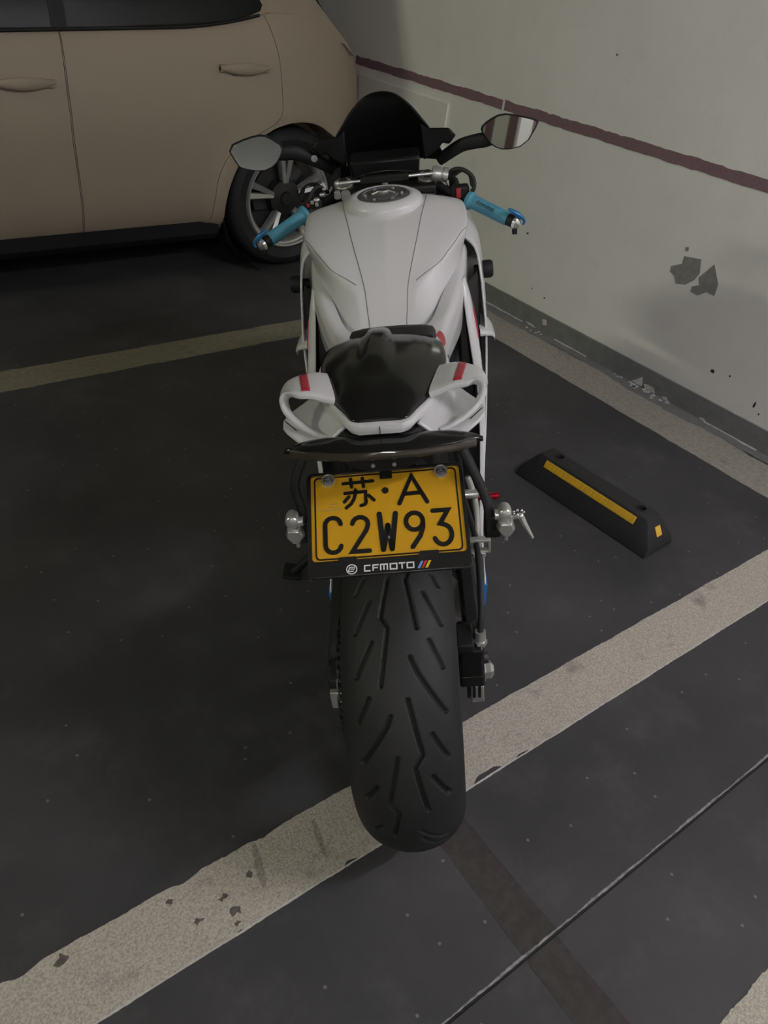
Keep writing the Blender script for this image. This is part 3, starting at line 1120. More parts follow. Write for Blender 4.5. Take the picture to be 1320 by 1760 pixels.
# walk evenly along the chain
pp = [np.array(p) for p in path]
L_ = [0]
for a, c in zip(pp[:-1], pp[1:]):
    L_.append(L_[-1] + np.linalg.norm(c - a))
b_ = MB()
b2 = MB()
n = int(L_[-1] / 0.0159)
for k in range(n):
    s0 = k * 0.0159
    y = np.interp(s0, L_, [p[0] for p in pp])
    z = np.interp(s0, L_, [p[1] for p in pp])
    y2 = np.interp(s0 + 0.0159, L_, [p[0] for p in pp])
    z2 = np.interp(s0 + 0.0159, L_, [p[1] for p in pp])
    b_.cyl((-0.121, y, z), (-0.097, y, z), 0.0052, seg=8)
    off = 0.0 if k % 2 else 0.002
    an = math.atan2(z2 - z, y2 - y)
    rot = [[1, 0, 0], [0, math.cos(an), -math.sin(an)], [0, math.sin(an), math.cos(an)]]
    for xx in (-0.1185 - off, -0.0995 + off):
        b2.box((xx, (y + y2) / 2, (z + z2) / 2), (0.0018, 0.0205, 0.0125), rot)
ch = b_.build('chain_rollers', 'darkmetal', bike)
tag(ch, kind='stuff')
ch = b2.build('chain_links', 'darkmetal', bike, flat=True)
tag(ch, kind='stuff')
b_ = MB()
b_.loft(sections([[(-0.140, y, z + 0.005), (-0.138, y, z + 0.022), (-0.110, y, z + 0.03), (-0.100, y, z + 0.03)] for y, z in [(0.50, 0.44), (0.3, 0.43), (0.1, 0.415), (-0.03, 0.375)]], 4, 1), closed=False, caps=False)
cg = b_.build('chain_guard', 'matte', bike)
cg.modifiers.new('solid', 'SOLIDIFY').thickness = 0.003
# rear hugger
hug = []
for a in np.linspace(R(62), R(128), 12):
    row = []
    for q in np.linspace(-68, 68, 15):
        rho = 0.315 - 0.080 + 0.094 * math.cos(R(q))
        row.append((0.108 * math.sin(R(q)), -rho * math.cos(a), .315 + rho * math.sin(a)))
    hug.append(row)
shell(hug[4:], 'rear_hugger', 'matte', bike, 0.003)
# brake caliper on the right arm
cal = empty('rear_caliper')
cal.parent = bike
b_ = MB()
b_.box((0.120, -0.055, 0.432), (0.044, 0.075, 0.072))
b_.build('caliper_body', 'black', cal, bev=0.006)
b_ = MB()
b_.box((0.110, -0.070, 0.475), (0.030, 0.055, 0.020))
b_.build('caliper_bridge', 'matte', cal, bev=0.004)
for k in range(2):
    b_ = MB()
    b_.cyl((0.140, -0.076 + 0.045 * k, 0.432), (0.149, -0.076 + 0.045 * k, 0.432), 0.012, 0.010, seg=16)
    b_.build('caliper_piston_cap', 'darkmetal', cal)
b_ = MB()
b_.box((0.121, -0.040, 0.374), (0.044, 0.060, 0.054))
b_.build('caliper_bracket', 'matte', cal, bev=0.004)
for k in range(3):
    b_ = MB()
    b_.prism([(0.112 + 0.010 * k, -0.068, 0.352), (0.112 + 0.010 * k, -0.048, 0.352), (0.112 + 0.010 * k, -0.052, 0.306), (0.112 + 0.010 * k, -0.060, 0.306)], (0.005, 0, 0))
    b_.build('pad_fin', 'matte', cal, bev=0.001)
b_ = MB()
b_.tube(catmull([(0.137, -0.070, 0.488), (0.141, -0.050, 0.52), (0.143, 0.0, 0.545), (0.143, 0.10, 0.56), (0.13, 0.25, 0.55)], 6), 0.0055, 10)
b_.build('brake_hose', 'rubber', bike)
b_ = MB()
b_.cyl((0.1365, -0.073, 0.468), (0.137, -0.070, 0.490), 0.0095, seg=12)
b_.cyl((0.1365, -0.074, 0.464), (0.1365, -0.073, 0.472), 0.012, seg=6)
b_.build('hose_fitting', 'silver', bike)

# ------------------------------------------------------------------ front wheel and fork (mostly hidden)
fw = tyre_mesh(1.40, .300, .060, .050, 'front_tyre', None, 120, 40, bike, 0.222)
b_ = MB()
b_.lathe([(0.224, -0.045), (0.205, -0.035), (0.205, 0.035), (0.224, 0.045), (0.212, 0.05), (0.19, 0.03), (0.19, -0.03), (0.212, -0.05)], (0, 1.40, .30), (1, 0, 0), 48, True)
for k in range(5):
    a = k * 2 * math.pi / 5
    b_.cyl((0, 1.40, .30), (0, 1.40 + 0.2 * math.cos(a), .30 + 0.2 * math.sin(a)), 0.022, 0.016, 10)
b_.build('front_rim', 'darkmetal', bike)
for s in (-1, 1):
    b_ = MB()
    b_.cyl((s * 0.105, 1.40, .30), (s * 0.105, 1.25, .62), 0.029, 0.029)
    b_.cyl((s * 0.105, 1.25, .62), (s * 0.105, 1.10, .945), 0.0215)
    b_.build('fork_leg', 'darkmetal', bike)
    b_ = MB()
    b_.lathe([(0.06, -0.0025), (0.15, -0.0025), (0.15, 0.0025), (0.06, 0.0025)], (s * 0.075, 1.40, .30), (1, 0, 0), 40, True)
    b_.build('front_brake_disc', 'silver', bike)
fen = []
for a in np.linspace(R(35), R(150), 12):
    row = []
    for q in np.linspace(-75, 75, 11):
        rho = .25 + 0.063 * math.cos(R(q))
        row.append((0.074 * math.sin(R(q)), 1.40 - rho * math.cos(a), .30 + rho * math.sin(a)))
    fen.append(row)
shell(fen, 'front_fender', 'white', bike, 0.003)

# ------------------------------------------------------------------ engine block and frame fill
b_ = MB()
b_.loft(sections([[(-w_, y, z0), (-w_ * 1.05, y, (z0 + z1) / 2), (-w_, y, z1), (w_, y, z1), (w_ * 1.05, y, (z0 + z1) / 2), (w_, y, z0)] for y, w_, z0, z1 in [(0.42, 0.085, 0.34, 0.60), (0.52, 0.115, 0.25, 0.70), (0.75, 0.135, 0.20, 0.76), (0.95, 0.13, 0.24, 0.78), (1.08, 0.10, 0.40, 0.84)]], 3, 0))
b_.build('engine', 'darkmetal', bike, bev=0.012)
for s in (-1, 1):
    b_ = MB()
    b_.loft([[(s * (x - hx), y, z - hz), (s * (x + hx), y, z - hz), (s * (x + hx), y, z + hz), (s * (x - hx), y, z + hz)] for x, y, z, hx, hz in [(0.07, 1.08, 0.90, 0.018, 0.04), (0.135, 0.90, 0.80, 0.016, 0.055), (0.142, 0.68, 0.70, 0.016, 0.055), (0.125, 0.50, 0.52, 0.016, 0.05), (0.11, 0.46, 0.38, 0.02, 0.05)]])
    b_.build('frame_spar', 'matte', bike, bev=0.008)
    b_ = MB()
    b_.tube(catmull([(s * 0.115, 0.56, 0.74), (s * 0.10, 0.35, 0.77), (s * 0.075, 0.1, 0.83), (s * 0.05, -0.05, 0.87)], 5), 0.013, 10)
    b_.build('subframe_rail', 'matte', bike)

# ------------------------------------------------------------------ tank
TS = [(.47, [(0, .790), (.034, .789), (.036, .789), (.052, .788), (.060, .787), (.080, .784), (.090, .778), (.096, .770)]),
      (.50, [(0, .808), (.037, .808), (.040, .807), (.054, .806), (.062, .804), (.086, .798), (.098, .790), (.104, .772)]),
      (.56, [(0, .862), (.043, .860), (.046, .859), (.060, .861), (.070, .858), (.098, .834), (.110, .815), (.116, .790)]),
      (.62, [(0, .902), (.055, .899), (.060, .898), (.108, .894), (.118, .889), (.122, .860), (.128, .832), (.134, .800)]),
      (.68, [(0, .934), (.068, .928), (.073, .927), (.142, .917), (.152, .911), (.148, .880), (.150, .845), (.150, .810)]),
      (.75, [(0, .958), (.080, .952), (.085, .951), (.172, .931), (.184, .921), (.174, .890), (.168, .86), (.160, .82)]),
      (.82, [(0, .971), (.091, .966), (.096, .965), (.177, .944), (.190, .932), (.184, .902), (.178, .87), (.170, .83)]),
      (.88, [(0, .973), (.097, .966), (.102, .965), (.172, .950), (.186, .940), (.182, .915), (.178, .885), (.172, .84)]),
      (.93, [(0, .957), (.098, .951), (.103, .950), (.158, .938), (.172, .928), (.170, .905), (.166, .88), (.160, .84)]),
      (.945, [(0, .935), (.095, .930), (.100, .929), (.145, .920), (.158, .910), (.156, .89), (.152, .87), (.15, .84)])]
cols = [catmull([(h[j][0], y, h[j][1]) for y, h in TS], 7) for j in range(8)]
rows = []
for i in range(len(cols[0])):
    half = chaikin([cols[j][i] for j in range(8)], 2)
    rows.append(mirror_pts(half[::-1])[:-1] + [tuple(p) for p in half])
b_ = MB()
b_.loft(rows, closed=False, caps=False)
o_ = len(rows[0])
b_.f.append(tuple(range(o_)))
b_.f.append(tuple(range(len(b_.v) - o_, len(b_.v)))[::-1])
tank = b_.build('fuel_tank', 'white', bike, ang=70)


def tank_curve(j, i0=0, i1=None, s=1, lift=0.0003):
    c = cols[j][i0:i1]
    return [(s * p[0], p[1], p[2] + lift) for p in c]


for s in (-1, 1):
    b_ = MB()
    pth = []
    for i in range(3, len(cols[1]) - 12):
        hc = chaikin([cols[j][i] for j in range(8)], 2)
        p = min(hc, key=lambda q: abs(q[0] - (cols[1][i][0] + 0.0015)))
        pth.append((s * p[0], p[1], p[2]))
    b_.tube(pth, 0.0009, 6)
    b_.build('panel_seam', 'seam', tank)
    b_ = MB()
    pth = []
    for i in range(16, 36):
        hc = chaikin([cols[j][i] for j in range(8)], 2)
        tx = np.interp(cols[0][i][1], [.535, .55, .58, .62, .68, .75, .78], [.022, .035, .066, .116, .150, .181, .186])
        # point of the section whose x is closest, upper branch
        up = hc[:max(2, int(np.argmax([q[0] for q in hc])) + 1)]
        x_ = [q[0] for q in up]
        z_ = np.interp(min(tx, max(x_)), x_, [q[2] for q in up])
        pth.append((s * min(tx, max(x_)), cols[0][i][1], z_ + 0.0002))
    for _ in range(4):
        pth = [pth[0]] + [tuple((np.array(pth[i - 1]) + 2 * np.array(pth[i]) + np.array(pth[i + 1])) / 4) for i in range(1, len(pth) - 1)] + [pth[-1]]
    b_.tube([(p[0], p[1], p[2] + .0004) for p in pth], 0.0009, 6)
    b_.build('crease_seam', 'seam', tank)
# raised collar and filler cap
up_n = np.array([0, -0.10, 0.995])


def disc_xf(c, tilt):
    ct_, st_ = math.cos(tilt), math.sin(tilt)

    def f(p):
        return (c[0] + p[0], c[1] + p[1] * ct_ - p[2] * st_, c[2] + p[1] * st_ + p[2] * ct_)
    return f


b_ = MB()
pr = [(0.090, -0.018), (0.089, 0.001), (0.085, 0.007), (0.070, 0.014), (0.064, 0.0145), (0.060, 0.013), (0.058, 0.004)]
b_.lathe(pr, (0, 0, 0), (0, 0, 1), 56)
cx_ = disc_xf((0, 0.835, 0.972), R(3))
b_.build('filler_collar', 'white', bike, xf=lambda p: cx_((p[0], p[1] * 0.96, p[2])))
b_ = MB()
b_.lathe([(0.0005, 0.016), (0.030, 0.0165), (0.034, 0.0155), (0.036, 0.013), (0.048, 0.013), (0.050, 0.0155), (0.057, 0.0145), (0.0575, 0.002)], (0, 0, 0), (0, 0, 1), 48)
cap = b_.build('filler_cap', 'capmetal', bike, xf=cx_)
b_ = MB()
for a in np.linspace(0, 2 * math.pi, 6, endpoint=False):
    b2 = MB()
    b2.cyl((0.042 * math.cos(a), 0.042 * math.sin(a), 0.012), (0.042 * math.cos(a), 0.042 * math.sin(a), 0.0165), 0.0042, seg=10)
    b2.build('cap_screw', 'silver', cap, xf=cx_)
b_.tube([(-0.026, -0.006, 0.0172), (-0.012, 0.008, 0.0178), (0, 0.002, 0.0178), (0.012, 0.008, 0.0178), (0.026, -0.006, 0.0172)], 0.0022, 8)
b_.build('cap_latch', 'silver', cap, xf=cx_)

# black tube standing in for the shade in the gap under the tank
for s in (-1, 1):
    b_ = MB()
    b_.tube(catmull([(s * .118, .565, .824), (s * .110, .535, .822), (s * .103, .505, .818), (s * .092, .478, .810), (s * .060, .464, .808)], 5), .0042, 8)
    b_.build('tank_gap_shade', 'matte', bike)
# side covers under the tank
for s in (-1, 1):
    S = [(.83, (.162, .868), (.178, .862), (.186, .842), (.180, .77)), (.76, (.156, .858), (.172, .858), (.180, .838), (.175, .76)), (.68, (.140, .848), (.160, .852), (.171, .835), (.167, .75)),
         (.60, (.120, .835), (.146, .842), (.158, .826), (.152, .74)), (.50, (.092, .816), (.120, .830), (.134, .812), (.128, .74)), (.43, (.064, .822), (.104, .828), (.117, .808), (.112, .745)), (.37, (.050, .838), (.088, .838), (.104, .815), (.10, .76))]
    rows = sections([[(s * x, y, z) for x, z in r] for y, *r in S], 5, 2)
    sc_ = shell(rows, 'side_cover', 'white', bike, 0.004)
    if s == 1:
        b_ = MB()
        k = len(rows[0])
        b_.loft([[r[j] + np.array([0.002, 0, 0.0022]) for j in range(k // 2 - 2, k - 3)] for r in rows[-5:-1]], closed=False, caps=False)
        d_ = b_.build('red_decal', 'red', sc_)

# rider seat and its bolster
b_ = MB()
b_.loft(sections([[(-w_, y, z - 0.05), (-w_ - 0.008, y, z - 0.015), (-w_ * 0.8, y, z + 0.004), (0, y, z + 0.008), (w_ * 0.8, y, z + 0.004), (w_ + 0.008, y, z - 0.015), (w_, y, z - 0.05)] for y, w_, z in [(.24, .085, .845), (.32, .105, .815), (.42, .095, .80), (.50, .065, .80)]], 5, 1))
b_.build('rider_seat', 'seatpad', bike)
b_ = MB()
b_.loft(sections([[(0.017 - w_, y, .80), (0.017 - w_ - 0.002, y, z - 0.012), (0.017 - w_ * 0.93, y, z), (0.017, y, z + 0.003), (0.017 + w_ * 0.93, y, z), (0.017 + w_ + 0.002, y, z - 0.012), (0.017 + w_, y, .80)] for y, w_, z in [(.250, .073, .895), (.262, .074, .897), (.28, .076, .897), (.31, .073, .886), (.33, .068, .86)]], 4, 1))
b_.build('seat_bolster', 'seatpad', bike, ang=60)

# ------------------------------------------------------------------ seat cowl (gloss black) with a centre ridge
CW = [(-.074, .030, .915, .003), (-.066, .041, .915, .006), (-.036, .055, .913, .011), (0, .071, .910, .017), (.05, .085, .906, .021), (.10, .096, .905, .020), (.14, .101, .903, .018), (.18, .100, .899, .017), (.22, .095, .894, .015), (.245, .087, .889, .013), (.258, .081, .886, .012)]
rows = []
for y, w_, z, dome in CW:
    r = []
    for u in np.linspace(-1, 1, 25):
        au = abs(u)
        zz = z + dome * (1 - au ** 3)
        ridge = 0.012 * math.exp(-((u * w_ + 0.010) / 0.021) ** 6) * max(0, min(1, (y - 0.05) / 0.15))
        r.append((CX + u * w_, y, zz + ridge))
    sk = float(np.interp(y, [-.07, .0, .1], [.006, .010, .020]))
    r = [(CX - w_ * 0.97, y, z - sk)] + [(CX - w_ * 1.01, y, z - sk * .4)] + r + [(CX + w_ * 1.01, y, z - sk * .4)] + [(CX + w_ * 0.97, y, z - sk)]
    rows.append(r)
k_ = len(rows[0])
cc_ = [catmull([r[j] for r in rows], 5) for j in range(k_)]
b_ = MB()
b_.loft([[cc_[j][i] for j in range(k_)] for i in range(len(cc_[0]))])
b_.build('seat_cowl', 'black', bike, ang=60)

# ------------------------------------------------------------------ white tail fairing under the cowl
TF = [(-.084, .030, .906, .030, .902), (-.074, .044, .907, .043, .901), (-.045, .058, .906, .057, .897), (0, .076, .901, .080, .884), (.05, .090, .896, .098, .862), (.10, .101, .890, .106, .845), (.16, .105, .886, .108, .83), (.25, .096, .868, .102, .80), (.34, .088, .84, .10, .77)]
rows = []
for y, w_, z, w2, z2 in TF:
    q2 = .003 if y < -.03 else .01
    rows.append([(CX - w2 * .96, y, z2 - q2), (CX - w2, y, z2), (CX - w_ * 1.03, y, z - .004), (CX - w_, y, z + .006), (CX - w_ * .8, y, z + .006), (CX + w_ * .8, y, z + .006), (CX + w_, y, z + .006), (CX + w_ * 1.03, y, z - .004), (CX + w2, y, z2), (CX + w2 * .96, y, z2 - q2)])
b_ = MB()
b_.loft(sections(rows, 4, 1))
tf = b_.build('tail_fairing', 'white', bike, ang=50)
b_ = MB()
b_.box((CX, -.0845, .9055), (0.0012, 0.004, 0.011))
b_.build('tail_seam', 'ink', tf)

# lower fins flaring out beneath the wings
for s in (-1, 1):
    c0 = CX * 1.0
    ro = [(.052, -.055, .896), (.060, -.03, .892), (.085, .03, .885), (.098, .10, .872)]
    mi = [(.074, -.058, .876), (.092, -.03, .871), (.110, .04, .868), (.108, .11, .860)]
    to = [(.090, -.062, .862), (.124, -.040, .872), (.150, .012, .874), (.122, .10, .862)]
    lo = [(.074, -.055, .852), (.112, -.035, .858), (.138, .012, .860), (.112, .10, .846)]
    rows = sections([[(c0 + s * p[0], p[1], p[2]) for p in L] for L in (ro, mi, to, lo)], 4, 0)
    rows = [catmull(r, 4) for r in rows]
    fin = shell(rows, 'tail_fin', 'white', bike, 0.004, ang=30)
    b_ = MB()
    b_.tube([(c0 + s * .148, .010, .8765), (c0 + s * .128, -.020, .8765)], 0.0008, 6)
    b_.build('fin_seam', 'ink', fin)
    c0 += .002
    # winglet: wide blade that turns down into a thin hoop
    path = catmull([(.080, .042, .910), (.108, .036, .919), (.133, .028, .919), (.1455, .020, .913), (.146, .008, .902), (.137, -.006, .892), (.116, -.024, .882), (.094, -.038, .877), (.080, -.045, .876)], 5)
    chord = np.interp(np.linspace(0, 8, len(path)), range(9), [.050, .045, .039, .027, .0115, .0070, .0058, .0050, .004])
    thick = np.interp(np.linspace(0, 8, len(path)), range(9), [.0075, .0072, .007, .0062, .0046, .0037, .0033, .0030, .0028])
    rings = []
    deca = []
    for i, p in enumerate(path):
        t = path[min(i + 1, len(path) - 1)] - path[max(i - 1, 0)]
        t = t / np.linalg.norm(t)
        ch_ = np.array([0, 1, -0.10])
        ch_ = ch_ - t * np.dot(ch_, t)
        ch_ /= np.linalg.norm(ch_)
        nz = np.cross(t, ch_)
        if nz[2] < 0 and i < 15:
            nz = -nz
        elif i >= 15 and nz[0] < 0:
            nz = -nz
        ring = []
        for q in np.linspace(0, 2 * math.pi, 20, endpoint=False):
            cq, sq = math.cos(q), math.sin(q)
            e = 0.55
            v = p + ch_ * chord[i] * math.copysign(abs(cq) ** e, cq) + nz * thick[i] * math.copysign(abs(sq) ** e, sq)
            ring.append((c0 + s * v[0], v[1], v[2]))
        rings.append(ring)
    b_ = MB()
    b_.loft(rings)
    wg = b_.build('tail_wing', 'white', bike, ang=45)
    wg['label'] = 'white tail winglet with a red stripe'
    # red stripe laid on the blade
    b_ = MB()
    def blade(u, v):
        f = u * (len(path) - 1)
        i = min(int(f), len(path) - 2)
        p = path[i] + (path[i + 1] - path[i]) * (f - i)
        c_ = np.interp(f, range(len(path)), chord)
        th_ = np.interp(f, range(len(path)), thick)
        return np.array([c0 + s * p[0], p[1] + c_ * v, p[2] - 0.10 * c_ * v + th_ + 0.0006])
    grid_ = []
    for v in np.linspace(-0.78, 0.93, 7):
        u0 = 0.105 + 0.06 * (v + 0.78) / 1.71
        grid_.append([blade(u, v) for u in np.linspace(u0, u0 + 0.058, 5)])
    b_.loft(grid_, closed=False, caps=False)
    rs = b_.build('red_stripe', 'red', wg)
    rs.modifiers.new('solid', 'SOLIDIFY').thickness = 0.0006

# black undertail and tail light
b_ = MB()
b_.loft(sections([[(CX - w_, y, z1), (CX - w_ * 1.1, y, z0), (CX + w_ * 1.1, y, z0), (CX + w_, y, z1)] for y, w_, z0, z1 in [(-.082, .040, .868, .894), (-.06, .058, .856, .892), (0, .074, .838, .874), (.12, .090, .80, .85), (.30, .085, .74, .82)]], 3, 0))
b_.build('undertail', 'matte', bike, bev=0.005)
b_ = MB()
rings = []
for x in np.linspace(-1, 1, 33):
    a = abs(x)
    yr = -.119 + .054 * a ** 2.2
    yf = -.070 + .028 * a ** 1.5 if a < .97 else yr + .01
    zc = .886 - .010 * a ** 2
    hz = .0075 * (1 - a ** 6) + .003
    hy = max((yf - yr) / 2 * (1 - a ** 8), .004)
    rings.append([(CX + x * .143, (yf + yr) / 2 + hy * math.copysign(abs(math.cos(q)) ** .7, math.cos(q)), zc + (yf + yr) / 2 * -0.25 - 0.025 + hz * math.copysign(abs(math.sin(q)) ** .7, math.sin(q))) for q in np.linspace(0, 2 * math.pi, 18, endpoint=False)])
b_.loft(rings)
tl = b_.build('tail_light', 'black', bike, ang=60)
b_ = MB()
rings = []
for x in np.linspace(-.93, .93, 27):
    a = abs(x)
    yr = -.1205 + .054 * a ** 2.2
    zc = .886 - .010 * a ** 2
    zt = zc + .100 * .25 - .025 - (yr + .1205) * 0.2
    rings.append([(CX + x * .143, yr + dy, zt + dz) for dy, dz in ((0, -.006), (-.0018, -.0045), (-.002, .001), (0.001, .0055), (.008, .004), (.008, -.004))])
b_.loft(rings)
b_.build('light_lens', 'lens', tl)
b_ = MB()
hb = [(CX + .002 + .056 * math.cos(a), -.095, .866 + .022 * math.sin(a)) for a in np.linspace(math.pi, 2 * math.pi, 15)]
b_.prism([(CX - .054, -.095, .876)] + hb + [(CX + .058, -.095, .876)], (0, .03, 0.004))
lb = b_.build('light_bracket', 'matte', bike, bev=0.002)
for xx in (-.014, .016):
    b_ = MB()
    b_.cyl((CX + xx, -.098, .856), (CX + xx, -.093, .856), 0.0030, seg=10)
    b_.build('bracket_screw', 'silver', lb)

# ------------------------------------------------------------------ number plate
P0 = np.array([0.00183, -0.09253, 0.76761])
uu = np.array([0.99955, 0.03007, -0.00064])
vv = np.array([-0.02535, 0.85387, 0.51988])
nn = np.array([0.01618, -0.51962, 0.85424])


def pxf(p):      # plate coordinates in millimetres: right, up, out
    return tuple(P0 + uu * p[0] * .001 + vv * p[1] * .001 + nn * p[2] * .001)


def rrect(x0, y0, x1, y1, r, n=6):
    out = []
    for cx, cy, a0 in ((x1 - r, y1 - r, 0), (x0 + r, y1 - r, 90), (x0 + r, y0 + r, 180), (x1 - r, y0 + r, 270)):
        for a in np.linspace(a0, a0 + 90, n):
            out.append((cx + r * math.cos(R(a)), cy + r * math.sin(R(a))))
    return out


def plate_prism(b, poly, z0, z1):
    return b.prism([(x, y, z0) for x, y in poly], (0, 0, z1 - z0))


def ring_prism(b, outer, inner, z0, z1):
    n = len(outer)
    o = len(b.v)
    for P, z in ((outer, z0), (outer, z1), (inner, z1), (inner, z0)):
        b.v += [(x, y, z) for x, y in P]
    for i in range(n):
        k = (i + 1) % n
        for L in range(4):
            M_ = (L + 1) % 4
            b.f.append((o + L * n + i, o + L * n + k, o + M_ * n + k, o + M_ * n + i))


def stroke(b, pts, wd, z0, z1, cap=True):
    """flat ribbon with mitred joints and round ends"""
    P = [np.array(p, float) for p in pts]
    closed = np.linalg.norm(P[0] - P[-1]) < 1e-6
    n = len(P)
    Lf, Rt = [], []
    for i in range(n):
        if closed:
            a, c = P[(i - 1) % (n - 1)], P[(i + 1) % (n - 1)]
        else:
            a, c = P[max(i - 1, 0)], P[min(i + 1, n - 1)]
        p = P[i]
        d1 = (p - a) / (np.linalg.norm(p - a) + 1e-9)
        d2 = (c - p) / (np.linalg.norm(c - p) + 1e-9)
        if i == 0 and not closed:
            d1 = d2
        if i == n - 1 and not closed:
            d2 = d1
        m_ = d1 + d2
        m_ /= np.linalg.norm(m_) + 1e-9
        nrm = np.array([-m_[1], m_[0]])
        k = 1 / max(0.5, float(np.dot(nrm, np.array([-d1[1], d1[0]]))))
        Lf.append(p + nrm * wd / 2 * k)
        Rt.append(p - nrm * wd / 2 * k)
    if cap and not closed:
        def arc(p, d):
            t = math.atan2(d[1], d[0])
            return [p + wd / 2 * np.array([math.cos(t + q), math.sin(t + q)]) for q in np.linspace(math.pi / 2, -math.pi / 2, 7)[1:-1]]
        e = arc(P[-1], P[-1] - P[-2])
        s_ = arc(P[0], P[0] - P[1])
        poly = Lf + e + Rt[::-1] + s_
        # quads for body and fan caps
        b.loft([[(l[0], l[1], z0), (l[0], l[1], z1), (r[0], r[1], z1), (r[0], r[1], z0)] for l, r in zip(Lf, Rt)])
        plate_prism(b, [tuple(q) for q in [Lf[-1]] + e + [Rt[-1]]][::-1], z0, z1)
        plate_prism(b, [tuple(q) for q in [Rt[0]] + s_ + [Lf[0]]][::-1], z0, z1)
    else:
        b.loft([[(l[0], l[1], z0), (l[0], l[1], z1), (r[0], r[1], z1), (r[0], r[1], z0)] for l, r in zip(Lf, Rt)], caps=not closed)


fr_ = MB()
ring_prism(fr_, rrect(-118.5, -93.3, 117.5, 73.5, 9), rrect(-112, -68, 112, 68, 5), -3, 3.4)
plate_prism(fr_, rrect(-112.5, -92.5, 112.5, -68.3, 1), -3, 3.3)
pf = fr_.build('plate_frame', 'carbon', bike, xf=pxf, bev=0.0012)
pf['label'] = 'black carbon-look number plate frame with white lettering'
b_ = MB()
plate_prism(b_, rrect(-113, -70, 113, 70, 6), -1.5, 0.8)
pl = b_.build('number_plate', 'plate', bike, xf=pxf, bev=0.0005)
pl['label'] = 'yellow number plate with raised black characters'
b_ = MB()
ring_prism(b_, rrect(-107.3, -66, 107.3, 66.3, 7), rrect(-105, -63.7, 105, 64, 5.5), 0.7, 1.5)
b_.build('plate_border', 'ink', pl, xf=pxf)


def glyph(name, strokes, wd, parent, z0=0.7, z1=1.9, m='ink', arcs=1):
    b = MB()
    for st_ in strokes:
        stroke(b, st_, wd, z0, z1)
    return b.build(name, m, parent, xf=pxf, flat=False, ang=40)


def arc_pts(cx, cy, rx, ry, a0, a1, n=9):
    return [(cx + rx * math.cos(R(a)), cy + ry * math.sin(R(a))) for a in np.linspace(a0, a1, n)]


glyph('province_character', [[(-63, 53.2), (-18, 54.2)], [(-51.4, 60), (-50.6, 46.8)], [(-33.6, 59.8), (-32.6, 46.2)],
                             [(-61, 37.2), (-29.8, 37.8)] + arc_pts(-33.4, 22, 4.0, 5.5, 30, -75, 5) + [(-37.5, 15.5)],
                             [(-44.8, 41.5), (-45.6, 34)] + [(-47.5, 27), (-52, 19.5), (-59.5, 13.5)], [(-55.0, 31.2), (-62.0, 23.4)], [(-25.4, 31.2), (-17.8, 23.0)]], 5.2, pl)
b_ = MB()
plate_prism(b_, [(-0.4 + 5.2 * math.cos(a), 37 + 5.2 * math.sin(a)) for a in np.linspace(0, 2 * math.pi, 20, endpoint=False)], .7, 1.9)
b_.build('plate_dot', 'ink', pl, xf=pxf)
glyph('plate_letter', [[(19.6, 14), (40.1, 57.5), (60.8, 13.6)], [(28.0, 29), (53, 29.2)]], 6.4, pl)
glyph('plate_letter', [arc_pts(-80.5, -12, 11.5, 11.2, 5, 180) + arc_pts(-80.5, -44, 11.5, 11.2, 180, 352)], 6.8, pl)
glyph('plate_digit', [arc_pts(-40.2, -14, 11.6, 11.2, 172, -25) + [(-31.5, -24), (-53.2, -56), (-28.2, -56.2)]], 6.8, pl)
glyph('plate_letter', [[(-11.2, -.4), (-8.0, -56)], [(-8.0, -56), (0.2, -19)], [(0.2, -19), (4.6, -56)], [(4.6, -56), (12.6, -1.2)]], 7.8, pl)
glyph('plate_digit', [arc_pts(39.6, -15.8, 12.4, 13.4, 0, 360, 21)[:-1] + [(52, -15.9)], [(52, -16), (51.6, -26), (47, -39), (34.6, -55.6)]], 6.8, pl)
glyph('plate_digit', [[(67.2, -1.6), (89.8, -1.8), (76.8, -22.6)] + arc_pts(79.6, -39.6, 13, 15.6, 72, -160, 12)], 6.8, pl)
# faint print on the plate
b_ = MB()
for k, (x0, x1, y) in enumerate([(-84, -72, 21), (-86, -68, 15.5), (-100, -66, 11.6)]):
    plate_prism(b_, [(x0, y), (x1, y), (x1, y + .7), (x0, y + .7)], .75, .9)
b_.build('fine_print', M['seam'], pl, xf=pxf)
# frame tabs, top clip
for x0, x1, y0, y1 in [(-74, -47, -70, -63.5), (43, 71.5, -70, -63), (-7.5, 11.5, 56, 69)]:
    b_ = MB()
    plate_prism(b_, rrect(x0, y0, x1, y1, 2, 3), 0, 3.6)
    b_.build('frame_tab', 'matte', pf, xf=pxf, bev=0.0006)
b_ = MB()
plate_prism(b_, [(1.2 + 1.6 * math.cos(a), -38 + 2.2 * math.sin(a)) for a in np.linspace(0, 2 * math.pi, 10, endpoint=False)], .8, 2.6)
b_.build('plate_rivet', M['seam'], pl, xf=pxf)
